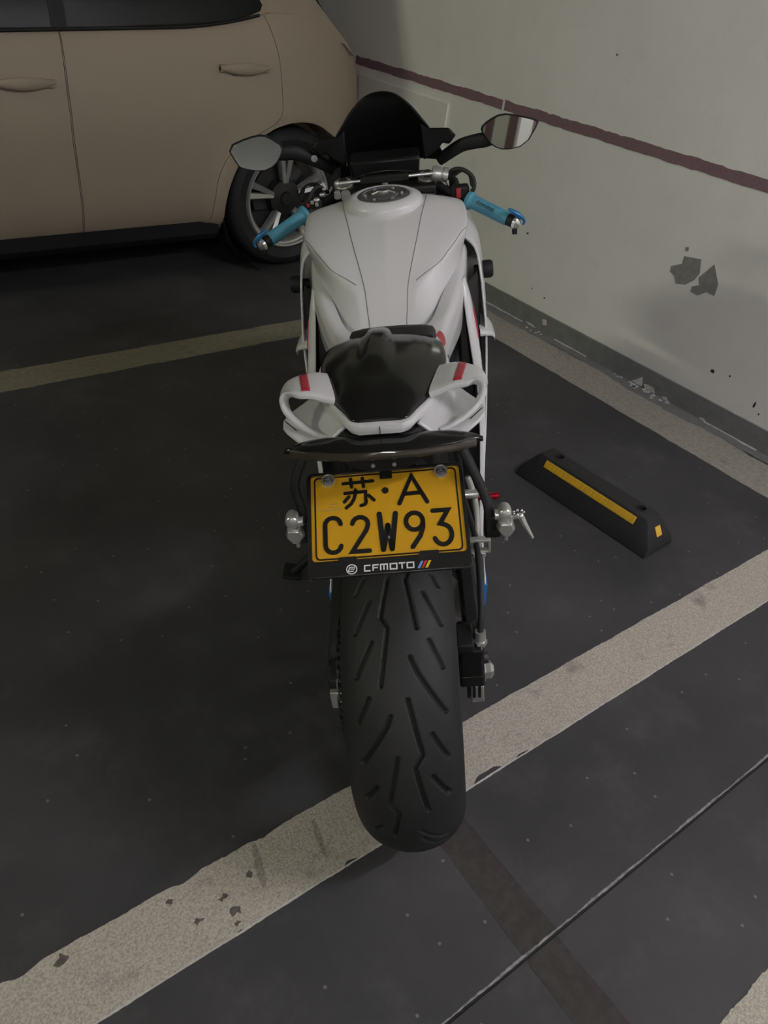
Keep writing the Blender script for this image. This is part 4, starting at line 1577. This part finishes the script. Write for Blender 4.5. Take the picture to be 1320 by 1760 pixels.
# sealed cap screws
for cx, cy in ((-85.3, 60.0), (84.6, 60.8)):
    b_ = MB()
    b_.lathe([(0.1, 4.2), (8.2, 4.2), (8.6, 4.0), (8.9, 4.7), (10.0, 4.7), (10.8, 3.6), (10.8, 0.8)], (cx, cy, 0), (0, 0, 1), 32)
    sc_ = b_.build('plate_screw', 'chrome', pf, xf=pxf)
    b_ = MB()
    k = 0.165
    for st_ in [[(-63, 53.2), (-18, 54.2)], [(-51.4, 60), (-50.6, 46.8)], [(-33.6, 59.8), (-32.6, 46.2)], [(-61, 37.2), (-29.8, 37.8), (-29.8, 20), (-37.5, 15.5)], [(-44.8, 41.5), (-47.5, 27), (-59.5, 13.5)], [(-55, 31.2), (-62, 23.4)], [(-25.4, 31.2), (-17.8, 23)]]:
        stroke(b_, [(cx - 3.4 + (x + 40) * k, cy + (y - 37) * k) for x, y in st_], 0.75, 4.1, 4.5)
    for st_ in [[(0, 0), (20, 44), (40, 0)], [(8, 15), (32, 15)]]:
        stroke(b_, [(cx + .6 + x * k, cy - 3.6 + y * k) for x, y in st_], 0.8, 4.1, 4.5)
    tag(b_.build('screw_lettering', 'darkmetal', pf, xf=pxf), kind='stuff')
# frame lettering
H0, H1 = -87.8, -78.9


def up_poly(P):
    return P


letters = {
    'C': [[(9.4, 8.6), (1, 8.6), (1, .4), (9.4, .4)]],
    'F': [[(9.2, 8.6), (1, 8.6), (1, 0)], [(1, 4.4), (8.0, 4.4)]],
    'M': [[(.9, 0), (.9, 8.6), (10.6, 8.6), (10.6, 0)], [(5.75, 8.6), (5.75, .4)]],
    'O': [[(.9, .6), (.9, 8.5), (10.2, 8.5), (10.2, .6), (.9, .6)]],
    'T': [[(0, 8.6), (9.4, 8.6)], [(4.7, 8.6), (4.7, 0)]]}
xpos = {0: -37.6, 1: -25.6, 2: -14.6, 3: -0.6, 4: 12.4, 5: 23.6}
for k, chh in enumerate('CFMOTO'):
    b_ = MB()
    for st_ in letters[chh]:
        stroke(b_, [(xpos[k] + x + (y - 4) * 0.02, H0 + y) for x, y in st_], 1.9, 3.2, 3.7, cap=False)
    b_.build('frame_letter', 'print', pf, xf=pxf)
b_ = MB()
ex, ey = -55.2, -83.2
ring_prism(b_, [(ex + 8.1 * math.cos(a), ey + 7.6 * math.sin(a)) for a in np.linspace(0, 2 * math.pi, 32, endpoint=False)], [(ex + 6.7 * math.cos(a), ey + 6.2 * math.sin(a)) for a in np.linspace(0, 2 * math.pi, 32, endpoint=False)], 3.2, 3.7)
for st_ in [[(5.2, 3.0), (-2.6, 3.0), (-5.2, -3.0), (2.8, -3.0)], [(4.6, 0.2), (-1.6, 0.2)]]:
    stroke(b_, [(ex + x, ey + y) for x, y in st_], 1.5, 3.2, 3.7, cap=False)
b_.build('frame_emblem', 'print', pf, xf=pxf)
for k, mm in enumerate(('pblue', 'pred', 'pyel')):
    b_ = MB()
    x0 = 38.8 + k * 5.6
    plate_prism(b_, [(x0, -89), (x0 + 3.6, -89), (x0 + 9.4, -78.4), (x0 + 5.8, -78.4)], 3.2, 3.7)
    b_.build('frame_stripe', mm, pf, xf=pxf)
# plate holder behind
b_ = MB()
b_.loft([[(CX - w_, y, z), (CX + w_, y, z), (CX + w_, y + .02, z + .016), (CX - w_, y + .02, z + .016)] for w_, y, z in [(.045, -.040, .862), (.045, -.020, .80), (.07, -.040, .775), (.07, -.11, .738)]])
b_.build('plate_holder', 'matte', bike, bev=0.003)

# ------------------------------------------------------------------ helmet locks on their arms
for s in (-1, 1):
    b_ = MB()
    ox = 0.0 if s == 1 else 0.022
    pth = catmull([(s * .098, -.030, .868), (s * .114, -.040, .848), (s * .134, -.055, .805), (s * (.150 - ox), -.068, .765), (s * (.1535 - ox), -.078, .738), (s * (.154 - ox), -.082, .718)], 6)
    b_.tube(pth, [.009] * len(pth), 12, flat=(0.75, 1.0))
    b_.build('lock_arm', 'matte', bike)
    lx_, ly_, lz_ = (.176, -.088, .742) if s == 1 else (-.140, -.088, .752)
    b_ = MB()
    b_.box((lx_ - s * .018, ly_ + .012, lz_ - .018), (.024, .020, .040))
    b_.build('lock_mount', 'matte', bike, bev=0.003)
    b_ = MB()
    # bulbous upper lobe and faceted lower face
    b_.loft([[(lx_ + .0105 * k * math.cos(q) - .001, ly_ + d, lz_ + .010 + .0125 * k * math.sin(q)) for q in np.linspace(0, 2 * math.pi, 16, endpoint=False)] for k, d in ((1, .012), (1.05, .0), (.9, -.008), (.45, -.011))])
    fac = [(-.009, .004), (-.013, -.010), (-.004, -.024), (.006, -.024), (.014, -.012), (.010, .004)]
    b_.loft([[(lx_ + x * k, ly_ + d, lz_ - .004 + y * k - .004 * (1 - k)) for x, y in fac] for k, d in ((1, .010), (1.08, -.004), (.82, -.014))])
    hl = b_.build('helmet_lock', 'silver', bike, bev=0.0015)
    b_ = MB()
    b_.cyl((lx_ - s * .016, ly_, lz_ + .008), (lx_ - s * .006, ly_, lz_ + .008), .008, seg=14)
    b_.build('lock_collar', 'chrome', hl, bev=0.001)
    b_ = MB()
    b_.cyl((lx_ + .001, ly_, lz_ - .040), (lx_ + .001, ly_, lz_ - .028), .0035, seg=8)
    b_.build('lock_screw', 'silver', hl)
    if s == 1:
        b_ = MB()
        b_.cyl((lx_ + .008, ly_ - .002, lz_ + .002), (lx_ + .020, ly_ - .004, lz_ + .006), .0034, seg=10)
        b_.sphere((lx_ + .022, ly_ - .004, lz_ + .006), .0052)
        b_.tube([(lx_ + .022, ly_ - .004, lz_ + .006), (lx_ + .028, ly_ - .006, lz_ - .008), (lx_ + .040, ly_ - .010, lz_ - .032)], [.005, .0042, .0022], 8)
        for q in np.linspace(0, 2 * math.pi, 7, endpoint=False):
            b_.sphere((lx_ + .019 + .0075 * math.cos(q), ly_ - .004, lz_ + .0125 + .004 * math.sin(q)), .0022, 6, 5)
        b_.build('lock_key', 'chrome', bike)

# ------------------------------------------------------------------ right foot peg, bracket and heel guard
b_ = MB()
b_.tube(catmull([(.135, .15, .66), (.146, .14, .62), (.150, .12, .575), (.147, .10, .535), (.145, .09, .51)], 5), [.0042] * 21, 10, flat=(1.3, .8))
b_.build('rearset_plate', 'silver', bike)
for pth in ([(.122, .49, .56), (.136, .36, .525), (.150, .30, .506)], [(.122, .49, .60), (.134, .30, .645), (.137, .16, .655)]):
    b_ = MB()
    b_.tube(catmull(pth, 5), .0075, 10)
    b_.build('rearset_strut', 'matte', bike)
b_ = MB()
b_.box((.150, .085, .565), (.036, .012, .006))
b_.box((.150, .085, .540), (.036, .012, .005))
b_.box((.167, .085, .552), (.005, .012, .028))
rb = b_.build('rearset_bracket', 'silver', bike, bev=0.001)
for k in range(2):
    b_ = MB()
    b_.cyl((.140 + .016 * k, .080, .53), (.140 + .016 * k, .080, .538), .0045, seg=6)
    b_.build('bracket_bolt', 'silver', rb)
b_ = MB()
b_.cyl((.128, .14, .628), (.150, .14, .628), .009)
b_.cyl((.150, .14, .628), (.157, .14, .628), .006)
b_.build('rearset_bolt', 'chrome', bike)
b_ = MB()
pr = []
for k in range(11):
    h = .150 + .0052 * k
    pr += [(.0078 if k % 2 else .0068, h), (.0078 if k % 2 else .0068, h + .0048)]
pr = [(.0005, .150)] + pr + [(.0005, .150 + .0052 * 11)]
b_.lathe(pr, (0, .30, .506), (1, 0, 0), 16)
b_.build('foot_peg', 'redano', bike)
# silencer low on the right with its grey guard
b_ = MB()
b_.loft([[(.128 + a * math.cos(q), y, z + c * math.sin(q)) for q in np.linspace(0, 2 * math.pi, 24, endpoint=False)] for y, z, a, c in [(.62, .26, .03, .045), (.55, .275, .038, .06), (.36, .30, .040, .064), (.33, .303, .034, .056)]])
b_.build('silencer', 'darkmetal', bike)
b_ = MB()
gd = rrect(.128, .245, .176, .330, .018, 5)
b_.loft([[(x, y + (z - .29) * .25, z) for x, z in P] for P, y in ((gd, .345), (gd, .322))])
b_.build('heel_guard', 'heel', bike, bev=0.002)
# side stand
b_ = MB()
b_.tube([(-.105, .60, .27), (-.20, .60, .19), (-.325, .60, .075)], [.014, .0125, .011], 12)
ss = b_.build('side_stand', 'matte', bike)
b_ = MB()
b_.box((-.330, .605, .0715), (.05, .06, .008), [[.981, 0, .195], [0, 1, 0], [-.195, 0, .981]])
b_.build('stand_foot', 'matte', ss, bev=0.003)

# ------------------------------------------------------------------ side fairings
def side_fairing(s):
    rear = [(.176, .86, .872), (.206, .84, .845), (.215, .81, .80), (.219, .78, .74), (.222, .75, .68), (.220, .72, .60), (.212, .66, .50), (.200, .58, .42), (.186, .48, .34), (.176, .38, .27)]
    mid = [(.178, .98, .900), (.215, .98, .860), (.226, .97, .80), (.230, .96, .73), (.230, .94, .66), (.226, .90, .57), (.214, .85, .47), (.198, .78, .37), (.184, .70, .28), (.172, .62, .215)]
    frt = [(.150, 1.18, .930), (.185, 1.20, .87), (.190, 1.21, .80), (.186, 1.21, .72), (.180, 1.20, .64), (.172, 1.17, .55), (.160, 1.13, .45), (.145, 1.07, .35), (.130, 1.00, .26), (.118, .94, .19)]
    G = sections([[(s * p[0], p[1], p[2]) for p in L] for L in (rear, mid, frt)], 6, 0)
    G = [catmull(r, 3) for r in G]
    fo = shell(G, 'side_fairing', 'white', bike, 0.005, ang=50)
    # inward-turned rear flange
    fl_o = catmull([(.168, .66, .842), (.180, .645, .79), (.190, .63, .73), (.198, .61, .66), (.203, .595, .60), (.199, .55, .50), (.190, .48, .40), (.178, .40, .30)], 4)
    fl_i = catmull([(.163, .645, .842), (.166, .62, .79), (.172, .60, .73), (.180, .585, .66), (.187, .57, .60), (.187, .53, .50), (.180, .47, .40), (.170, .39, .30)], 4)
    fl_f = catmull([(.172, .80, .83), (.185, .78, .78), (.196, .76, .72), (.204, .74, .65), (.208, .72, .59), (.203, .66, .49), (.192, .58, .39), (.180, .48, .30)], 4)
    rows = [[(s * p[0], p[1], p[2]) for p in L] for L in (fl_i, fl_o, fl_f)]
    fg = shell(rows, 'fairing_flange', 'white', bike, 0.003, ang=30)
    # red and black accents on the flange edge
    for a0, a1, mm, nm in ((5, 9, 'red', 'red_decal'), (12, 15, 'ink', 'black_decal')):
        b_ = MB()
        b_.loft([[np.array(rows[1][i]) + np.array([s * .0005 - s * .003, -.0022, 0]), np.array(rows[1][i]) + np.array([s * .0035, -.0005, 0]), np.array(rows[2][i]) * .4 + np.array(rows[1][i]) * .6 + np.array([s * .0035, 0, 0])] for i in range(a0, a1 + 1)], closed=False, caps=False)
        b_.build(nm, mm, fg)
    # frame slider
    b_ = MB()
    b_.lathe([(.0005, .0), (.012, .0), (.012, .016), (.020, .018), (.0215, .024), (.0215, .040), (.018, .046), (.0005, .047)], (s * .205, .88, .778), (s, 0, 0), 20)
    b_.build('frame_slider', 'matte', bike)
    # front winglet
    rings = []
    for x, y, z, hy, hz in [(.206, .80, .672, .085, .011), (.222, .80, .668, .075, .010), (.236, .80, .662, .060, .009), (.244, .795, .652, .045, .008), (.245, .79, .640, .03, .005)]:
        rings.append([(s * x, y + hy * math.copysign(abs(math.cos(q)) ** .6, math.cos(q)), z - .10 * hy * math.cos(q) + hz * math.copysign(abs(math.sin(q)) ** .6, math.sin(q))) for q in np.linspace(0, 2 * math.pi, 16, endpoint=False)])
    b_ = MB()
    b_.loft(rings)
    b_.build('front_winglet', 'white', bike, ang=50)
    # belly pan with blue stripes at its rear edge
    B1 = [(.176, .30, .27), (.170, .30, .20), (.150, .31, .15), (.10, .33, .13), (0, .34, .125)]
    B2 = [(.180, .55, .28), (.172, .55, .20), (.15, .55, .15), (.10, .55, .13), (0, .55, .125)]
    B3 = [(.135, .95, .26), (.125, .96, .21), (.105, .97, .17), (.06, .98, .15), (0, .98, .145)]
    G = sections([[(s * p[0], p[1], p[2]) for p in L] for L in (B1, B2, B3)], 5, 0)
    G = [catmull(r, 3) for r in G]
    bp_ = shell(G, 'belly_pan', 'white', bike, 0.004, ang=40)
    for z0, z1 in ((.215, .262), (.165, .205)):
        b_ = MB()
        xz = lambda z: float(np.interp(z, [.15, .20, .27], [.150, .170, .176]))
        b_.prism([(s * (xz(z0) - .0055), .2955, z0), (s * (xz(z1) - .0055), .2955, z1), (s * (xz(z1) + .0055), .2955, z1), (s * (xz(z0) + .0055), .2955, z0)], (0, .06, 0))
        b_.build('blue_stripe', 'blue', bp_)


for s in (-1, 1):
    side_fairing(s)
# dark inner panels closing the view between fairing and engine
for s in (-1, 1):
    b_ = MB()
    b_.prism([(s * .160, .64, .82), (s * .208, .80, .80), (s * .212, .76, .62), (s * .18, .60, .58)], (0, .012, 0))
    b_.build('inner_panel', 'matte', bike)

# ------------------------------------------------------------------ nose fairing and windscreen
b_ = MB()
rows = []
for y, w_, z, d in [(1.08, .168, 1.00, .16), (1.16, .170, .985, .20), (1.26, .155, .95, .22), (1.36, .125, .90, .20), (1.45, .08, .84, .13), (1.50, .03, .79, .04)]:
    rows.append([(w_ * math.sin(a), y, z - d * (1 - math.cos(a)) * .55 - .02) for a in np.linspace(-2.0, 2.0, 21)])
cc_ = [catmull([r[j] for r in rows], 4) for j in range(21)]
nf = shell([[cc_[j][i] for j in range(21)] for i in range(len(cc_[0]))], 'nose_fairing', 'black', bike, 0.004, 50)
WSX = [(1.152, 1.130, .003, .0), (1.149, 1.131, .024, .002), (1.140, 1.134, .046, .008), (1.115, 1.140, .076, .022), (1.085, 1.152, .101, .038), (1.062, 1.165, .118, .050), (1.035, 1.185, .128, .060), (1.005, 1.21, .145, .070), (.975, 1.24, .160, .075)]
rows = []
for z, y, w_, sag in WSX:
    rows.append([(w_ * u, y - sag * abs(u) ** 2.2 + .0, z - 0.0) for u in np.linspace(-1, 1, 31)])
cc_ = [catmull([r[j] for r in rows], 4) for j in range(31)]
shell([[cc_[j][i] for j in range(31)] for i in range(len(cc_[0]))], 'windscreen', 'screen', bike, 0.004, 60)
# ears of the fairing where the mirrors mount
for s in (-1, 1):
    b_ = MB()
    prf = [(.095, 1.078), (.113, 1.064), (.140, 1.062), (.166, 1.060), (.184, 1.042), (.166, 1.022), (.150, 1.027), (.134, 1.010), (.10, .99)]
    b_.prism([(s * x, 1.115, z) for x, z in prf], (0, .05, -.01))
    b_.build('fairing_ear', 'screen', bike, bev=0.004)

# ------------------------------------------------------------------ mirrors
gR = [(0.2463, 1.0524), (0.265, 1.0677), (0.2958, 1.081), (0.3306, 1.0761), (0.379, 1.0640), (0.3822, 1.0558), (0.3523, 1.0088), (0.3023, 1.0004), (0.273, 1.0117), (0.2523, 1.0366)]
gL = [(-0.3921, 1.0658), (-0.3395, 1.0804), (-0.3019, 1.0828), (-0.2794, 1.0708), (-0.2553, 1.053), (-0.2608, 1.0353), (-0.2795, 1.0138), (-0.3115, 1.0037), (-0.3622, 1.0162), (-0.3728, 1.0264)]
for s, g in ((1, gR), (-1, gL)):
    g = [tuple(p) for p in chaikin([(x, z, 0) for x, z in g], 1, True)]
    c = np.mean([(p[0], p[1]) for p in g], axis=0)
    ay = -.20 if s == 1 else .16      # yaw of the glass
    az = .10 if s == 1 else .36

    def my(x, z):
        return 1.10 + (x - c[0]) * ay + (z - c[1]) * az
    b_ = MB()
    rr_ = []
    for k, d in ((1.0, -.003), (1.04, .0), (1.04, .008), (.85, .024), (.4, .036)):
        rr_.append([(c[0] + (p[0] - c[0]) * k, my(p[0], p[1]) + d, c[1] + (p[1] - c[1]) * k) for p in g])
    b_.loft(rr_)
    mh = b_.build('mirror_housing', 'matte', bike, ang=50)
    b_ = MB()
    q = [(c[0] + (p[0] - c[0]) * .965, my(p[0], p[1]) - .0045, c[1] + (p[1] - c[1]) * .965) for p in g]
    b_.prism(q, (0, .002, 0))
    b_.build('mirror_glass', 'mirror', mh, flat=True)
    b_ = MB()
    if s == 1:
        pth = [(.285, 1.118, 1.034), (.258, 1.120, 1.024), (.228, 1.125, 1.020), (.196, 1.135, 1.012), (.165, 1.15, .993), (.139, 1.165, .975)]
    else:
        pth = [(-.285, 1.118, 1.042), (-.258, 1.120, 1.036), (-.228, 1.125, 1.032), (-.196, 1.135, 1.016), (-.165, 1.15, .996), (-.139, 1.165, .975)]
    pth = catmull(pth, 5)
    b_.tube(pth, list(np.linspace(.017, .0125, len(pth))), 12, flat=(1.15, .7))
    b_.build('mirror_arm', 'matte', mh)
b_ = MB()
b_.lathe([(.0005, .004), (.004, .004), (.0045, .001), (.0065, .001), (.0065, .003), (.008, .003), (.008, -.006)], (-.178, 1.10, 1.02), (0, -1, .2), 18)
b_.build('mirror_bolt', 'capmetal', bike)

# ------------------------------------------------------------------ cockpit
b_ = MB()
b_.loft([[(x, y, z) for x, z in ((-.085, z0), (-.09, z1), (.09, z1), (.085, z0))] for y, z0, z1 in ((1.085, .965, 1.005), (1.12, .95, 1.025))])
b_.build('dash_display', 'screen', bike, bev=0.006)
b_ = MB()
b_.box((0, 1.02, .948), (.25, .06, .022))
b_.build('top_yoke', 'matte', bike, bev=0.006)
for s in (-1, 1):
    b_ = MB()
    b_.cyl((s * .105, 1.045, .93), (s * .105, 1.030, .972), .0235)
    fc = b_.build('fork_cap', 'silver', bike, bev=0.002)
    b_ = MB()
    b_.cyl((s * .105, 1.030, .972), (s * .105, 1.028, .980), .011, seg=6)
    b_.build('preload_nut', 'darkmetal', fc)
# stabiliser rod across the cockpit
b_ = MB()
b_.cyl((-.118, .985, .982), (.118, .985, .986), .0042, seg=12)
rod = b_.build('steering_damper', 'chrome', bike)
b_ = MB()
b_.box((.0, .985, .984), (.118, .020, .017))
b_.build('damper_body', 'matte', rod, bev=0.003)
b_ = MB()
b_.sphere((-.118, .985, .982), .0065)
b_.build('damper_joint', 'chrome', rod)
b_ = MB()
b_.lathe([(.0005, -.002), (.016, -.002), (.018, .004), (.018, .018), (.0135, .022), (.017, .026), (.017, .036), (.0005, .038)], (.118, .99, .985), (1, 0, -.2), 20)
b_.build('fluid_reservoir', 'silver', bike)
# ignition lock bits
for (x, y, z, r_) in [(.0, .985, .974, .009), (-.118, .975, .962, .009), (-.098, .98, .958, .014)]:
    b_ = MB()
    b_.cyl((x, y, z - .01), (x, y - .004, z + .004), r_, r_ * .8, 14)
    b_.build('yoke_bolt', 'silver', bike)

for s in (-1, 1):
    inn = np.array([s * .205, .975, .918])
    out = np.array([s * .292, .910, .884])
    d = (out - inn) / np.linalg.norm(out - inn)
    b_ = MB()
    b_.tube([np.array([s * .105, 1.05, .950]), inn - d * .02, out + d * .02], .011, 14)
    hb_ = b_.build('handlebar', 'matte', bike)
    b_ = MB()
    L = np.linalg.norm(out - inn)
    b_.lathe([(.0165, -.006), (.0225, -.004), (.0225, .004), (.0168, .010), (.0160, L * .5), (.0165, L - .003), (.0155, L), (.011, L)], inn, d, 24)
    gp_ = b_.build('hand_grip', 'teal', bike)
    b_ = MB()
    b_.lathe([(.011, 0), (.0145, .001), (.0145, .014), (.0125, .016)], out, d, 20)
    b_.build('grip_collar', 'matte', bike)
    b_ = MB()
    b_.lathe([(.0125, 0), (.0155, .002), (.0155, .009), (.009, .016), (.0005, .018)], out + d * .016, d, 20)
    b_.build('bar_end', 'chrome', bike)
    b_ = MB()
    b_.box(out + d * .013 + np.array([s * .004, -.004, -.018]), (.012, .012, .022))
    b_.build('guard_clamp', 'matte', bike, bev=0.002)
    # blue lever-guard stub at the bar end
    e = out + d * .022
    pth = catmull([e + np.array([s * q[0], q[1], q[2]]) for q in ((.016, -.004, -.004), (.019, -.005, .006), (.008, -.006, .018), (-.005, -.006, .027), (-.019, -.006, .036))], 4)
    b_.v.clear(); b_.f.clear()
    b_.tube(pth, [.0035, .0036, .0038, .004, .0042, .0048, .0055, .0062, .0068, .0072, .0074, .0074, .0070, .0064, .0056, .0044, .003], 12, flat=(.8, 1))
    b_.build('lever_guard', 'tealdark', bike)
    # switch housing
    b_ = MB()
    b_.box(inn - d * .030 + np.array([0, .004, .004]), (.046, .036, .040), [[d[0] * s, 0, 0.0], [0, 1, 0], [0, 0, 1]] if False else None)
    sw = b_.build('switch_housing', 'matte', bike, bev=0.006)
    if s == 1:
        b_ = MB()
        b_.box(inn - d * .030 + np.array([-.004, -.016, .010]), (.012, .006, .024))
        b_.build('kill_switch', 'redsw', sw, bev=0.002)
    else:
        for k in range(3):
            b_ = MB()
            b_.box(inn - d * .030 + np.array([-.012 + .011 * k, -.015, .012 + .006 * (k % 2)]), (.008, .005, .009))
            b_.build('switch_button', 'silver' if k else 'redsw', sw, bev=0.001)
    # lever and its perch
    b_ = MB()
    per = inn - d * .045 + np.array([0, .025, .014])
    b_.cyl(per + np.array([0, -.02, -.006]), per + np.array([0, .02, .004]), .014, .012, 14)
    b_.build('lever_perch', 'matte', bike, bev=0.002)
    b_ = MB()
    pth = catmull([per + np.array([s * -.012, .020, .010]), per + np.array([s * .014, .045, .020]), per + np.array([s * .034, .046, .018]), per + np.array([s * .046, .034, .004]), per + np.array([s * .046, .018, -.012])], 5)
    b_.tube(pth, [.006 + .002 * math.sin(i * .5) for i in range(len(pth))], 10, flat=(.6, 1.2))
    b_.build('hand_lever', 'matte', bike)
# cables: the loop over the right switchgear, and hoses dropping to the left
b_ = MB()
b_.tube(catmull([(.150, 1.01, .965), (.166, 1.0, .985), (.190, .99, .987), (.212, .98, .972), (.216, .975, .950), (.205, .975, .930)], 6), .0055, 10)
b_.build('brake_line', 'rubber', bike)
b_ = MB()
b_.tube(catmull([(-.145, 1.02, .955), (-.165, 1.0, .975), (-.185, .99, .96), (-.19, .985, .93), (-.15, 1.0, .88)], 6), .005, 10)
b_.build('clutch_cable', 'rubber', bike)
for x, y, z, r_ in [(-.172, .985, .948, .008), (-.158, .99, .958, .006), (-.150, .985, .972, .005)]:
    b_ = MB()
    b_.sphere((x, y, z), r_, 10, 6, (1.2, 1, .8))
    b_.build('cable_adjuster', 'silver', bike)
# dark cockpit floor
b_ = MB()
b_.loft([[(-w_, y, z), (w_, y, z), (w_, y, z - .12), (-w_, y, z - .12)] for y, w_, z in ((.945, .145, .905), (1.0, .15, .915), (1.12, .14, .95), (1.2, .12, .95))])
b_.build('cockpit_panel', 'matte', bike, bev=0.01)

# lettering moulded into the right grip
cu = bpy.data.curves.new('grip_lettering', 'FONT')
cu.body = 'domino'
cu.size = .017
cu.align_x = 'CENTER'
cu.align_y = 'CENTER'
cu.extrude = .0004
to = bpy.data.objects.new('grip_lettering', cu)
COL.objects.link(to)
bpy.context.view_layer.update()
tm = bpy.data.meshes.new_from_object(to.evaluated_get(bpy.context.evaluated_depsgraph_get()))
bpy.data.objects.remove(to)
inn = np.array([.205, .975, .918])
out = np.array([.292, .910, .884])
d = (out - inn) / np.linalg.norm(out - inn)
vw = np.array([-.1, -.85, .52])
vw = vw - d * np.dot(vw, d)
vw /= np.linalg.norm(vw)
up_ = np.cross(vw, d)
mid = (inn + out) / 2 - d * 0.006
for v in tm.vertices:
    a = v.co.y / .0166
    rr_ = .0166 + v.co.z
    p = mid + d * v.co.x + vw * rr_ * math.cos(a) + up_ * rr_ * math.sin(a)
    v.co = Vector(p)
tm.materials.clear()
tm.materials.append(M['ink'])
to = bpy.data.objects.new('grip_lettering', tm)
COL.objects.link(to)
to.parent = [o for o in bike.children if o.name.startswith('hand_grip')][-1]
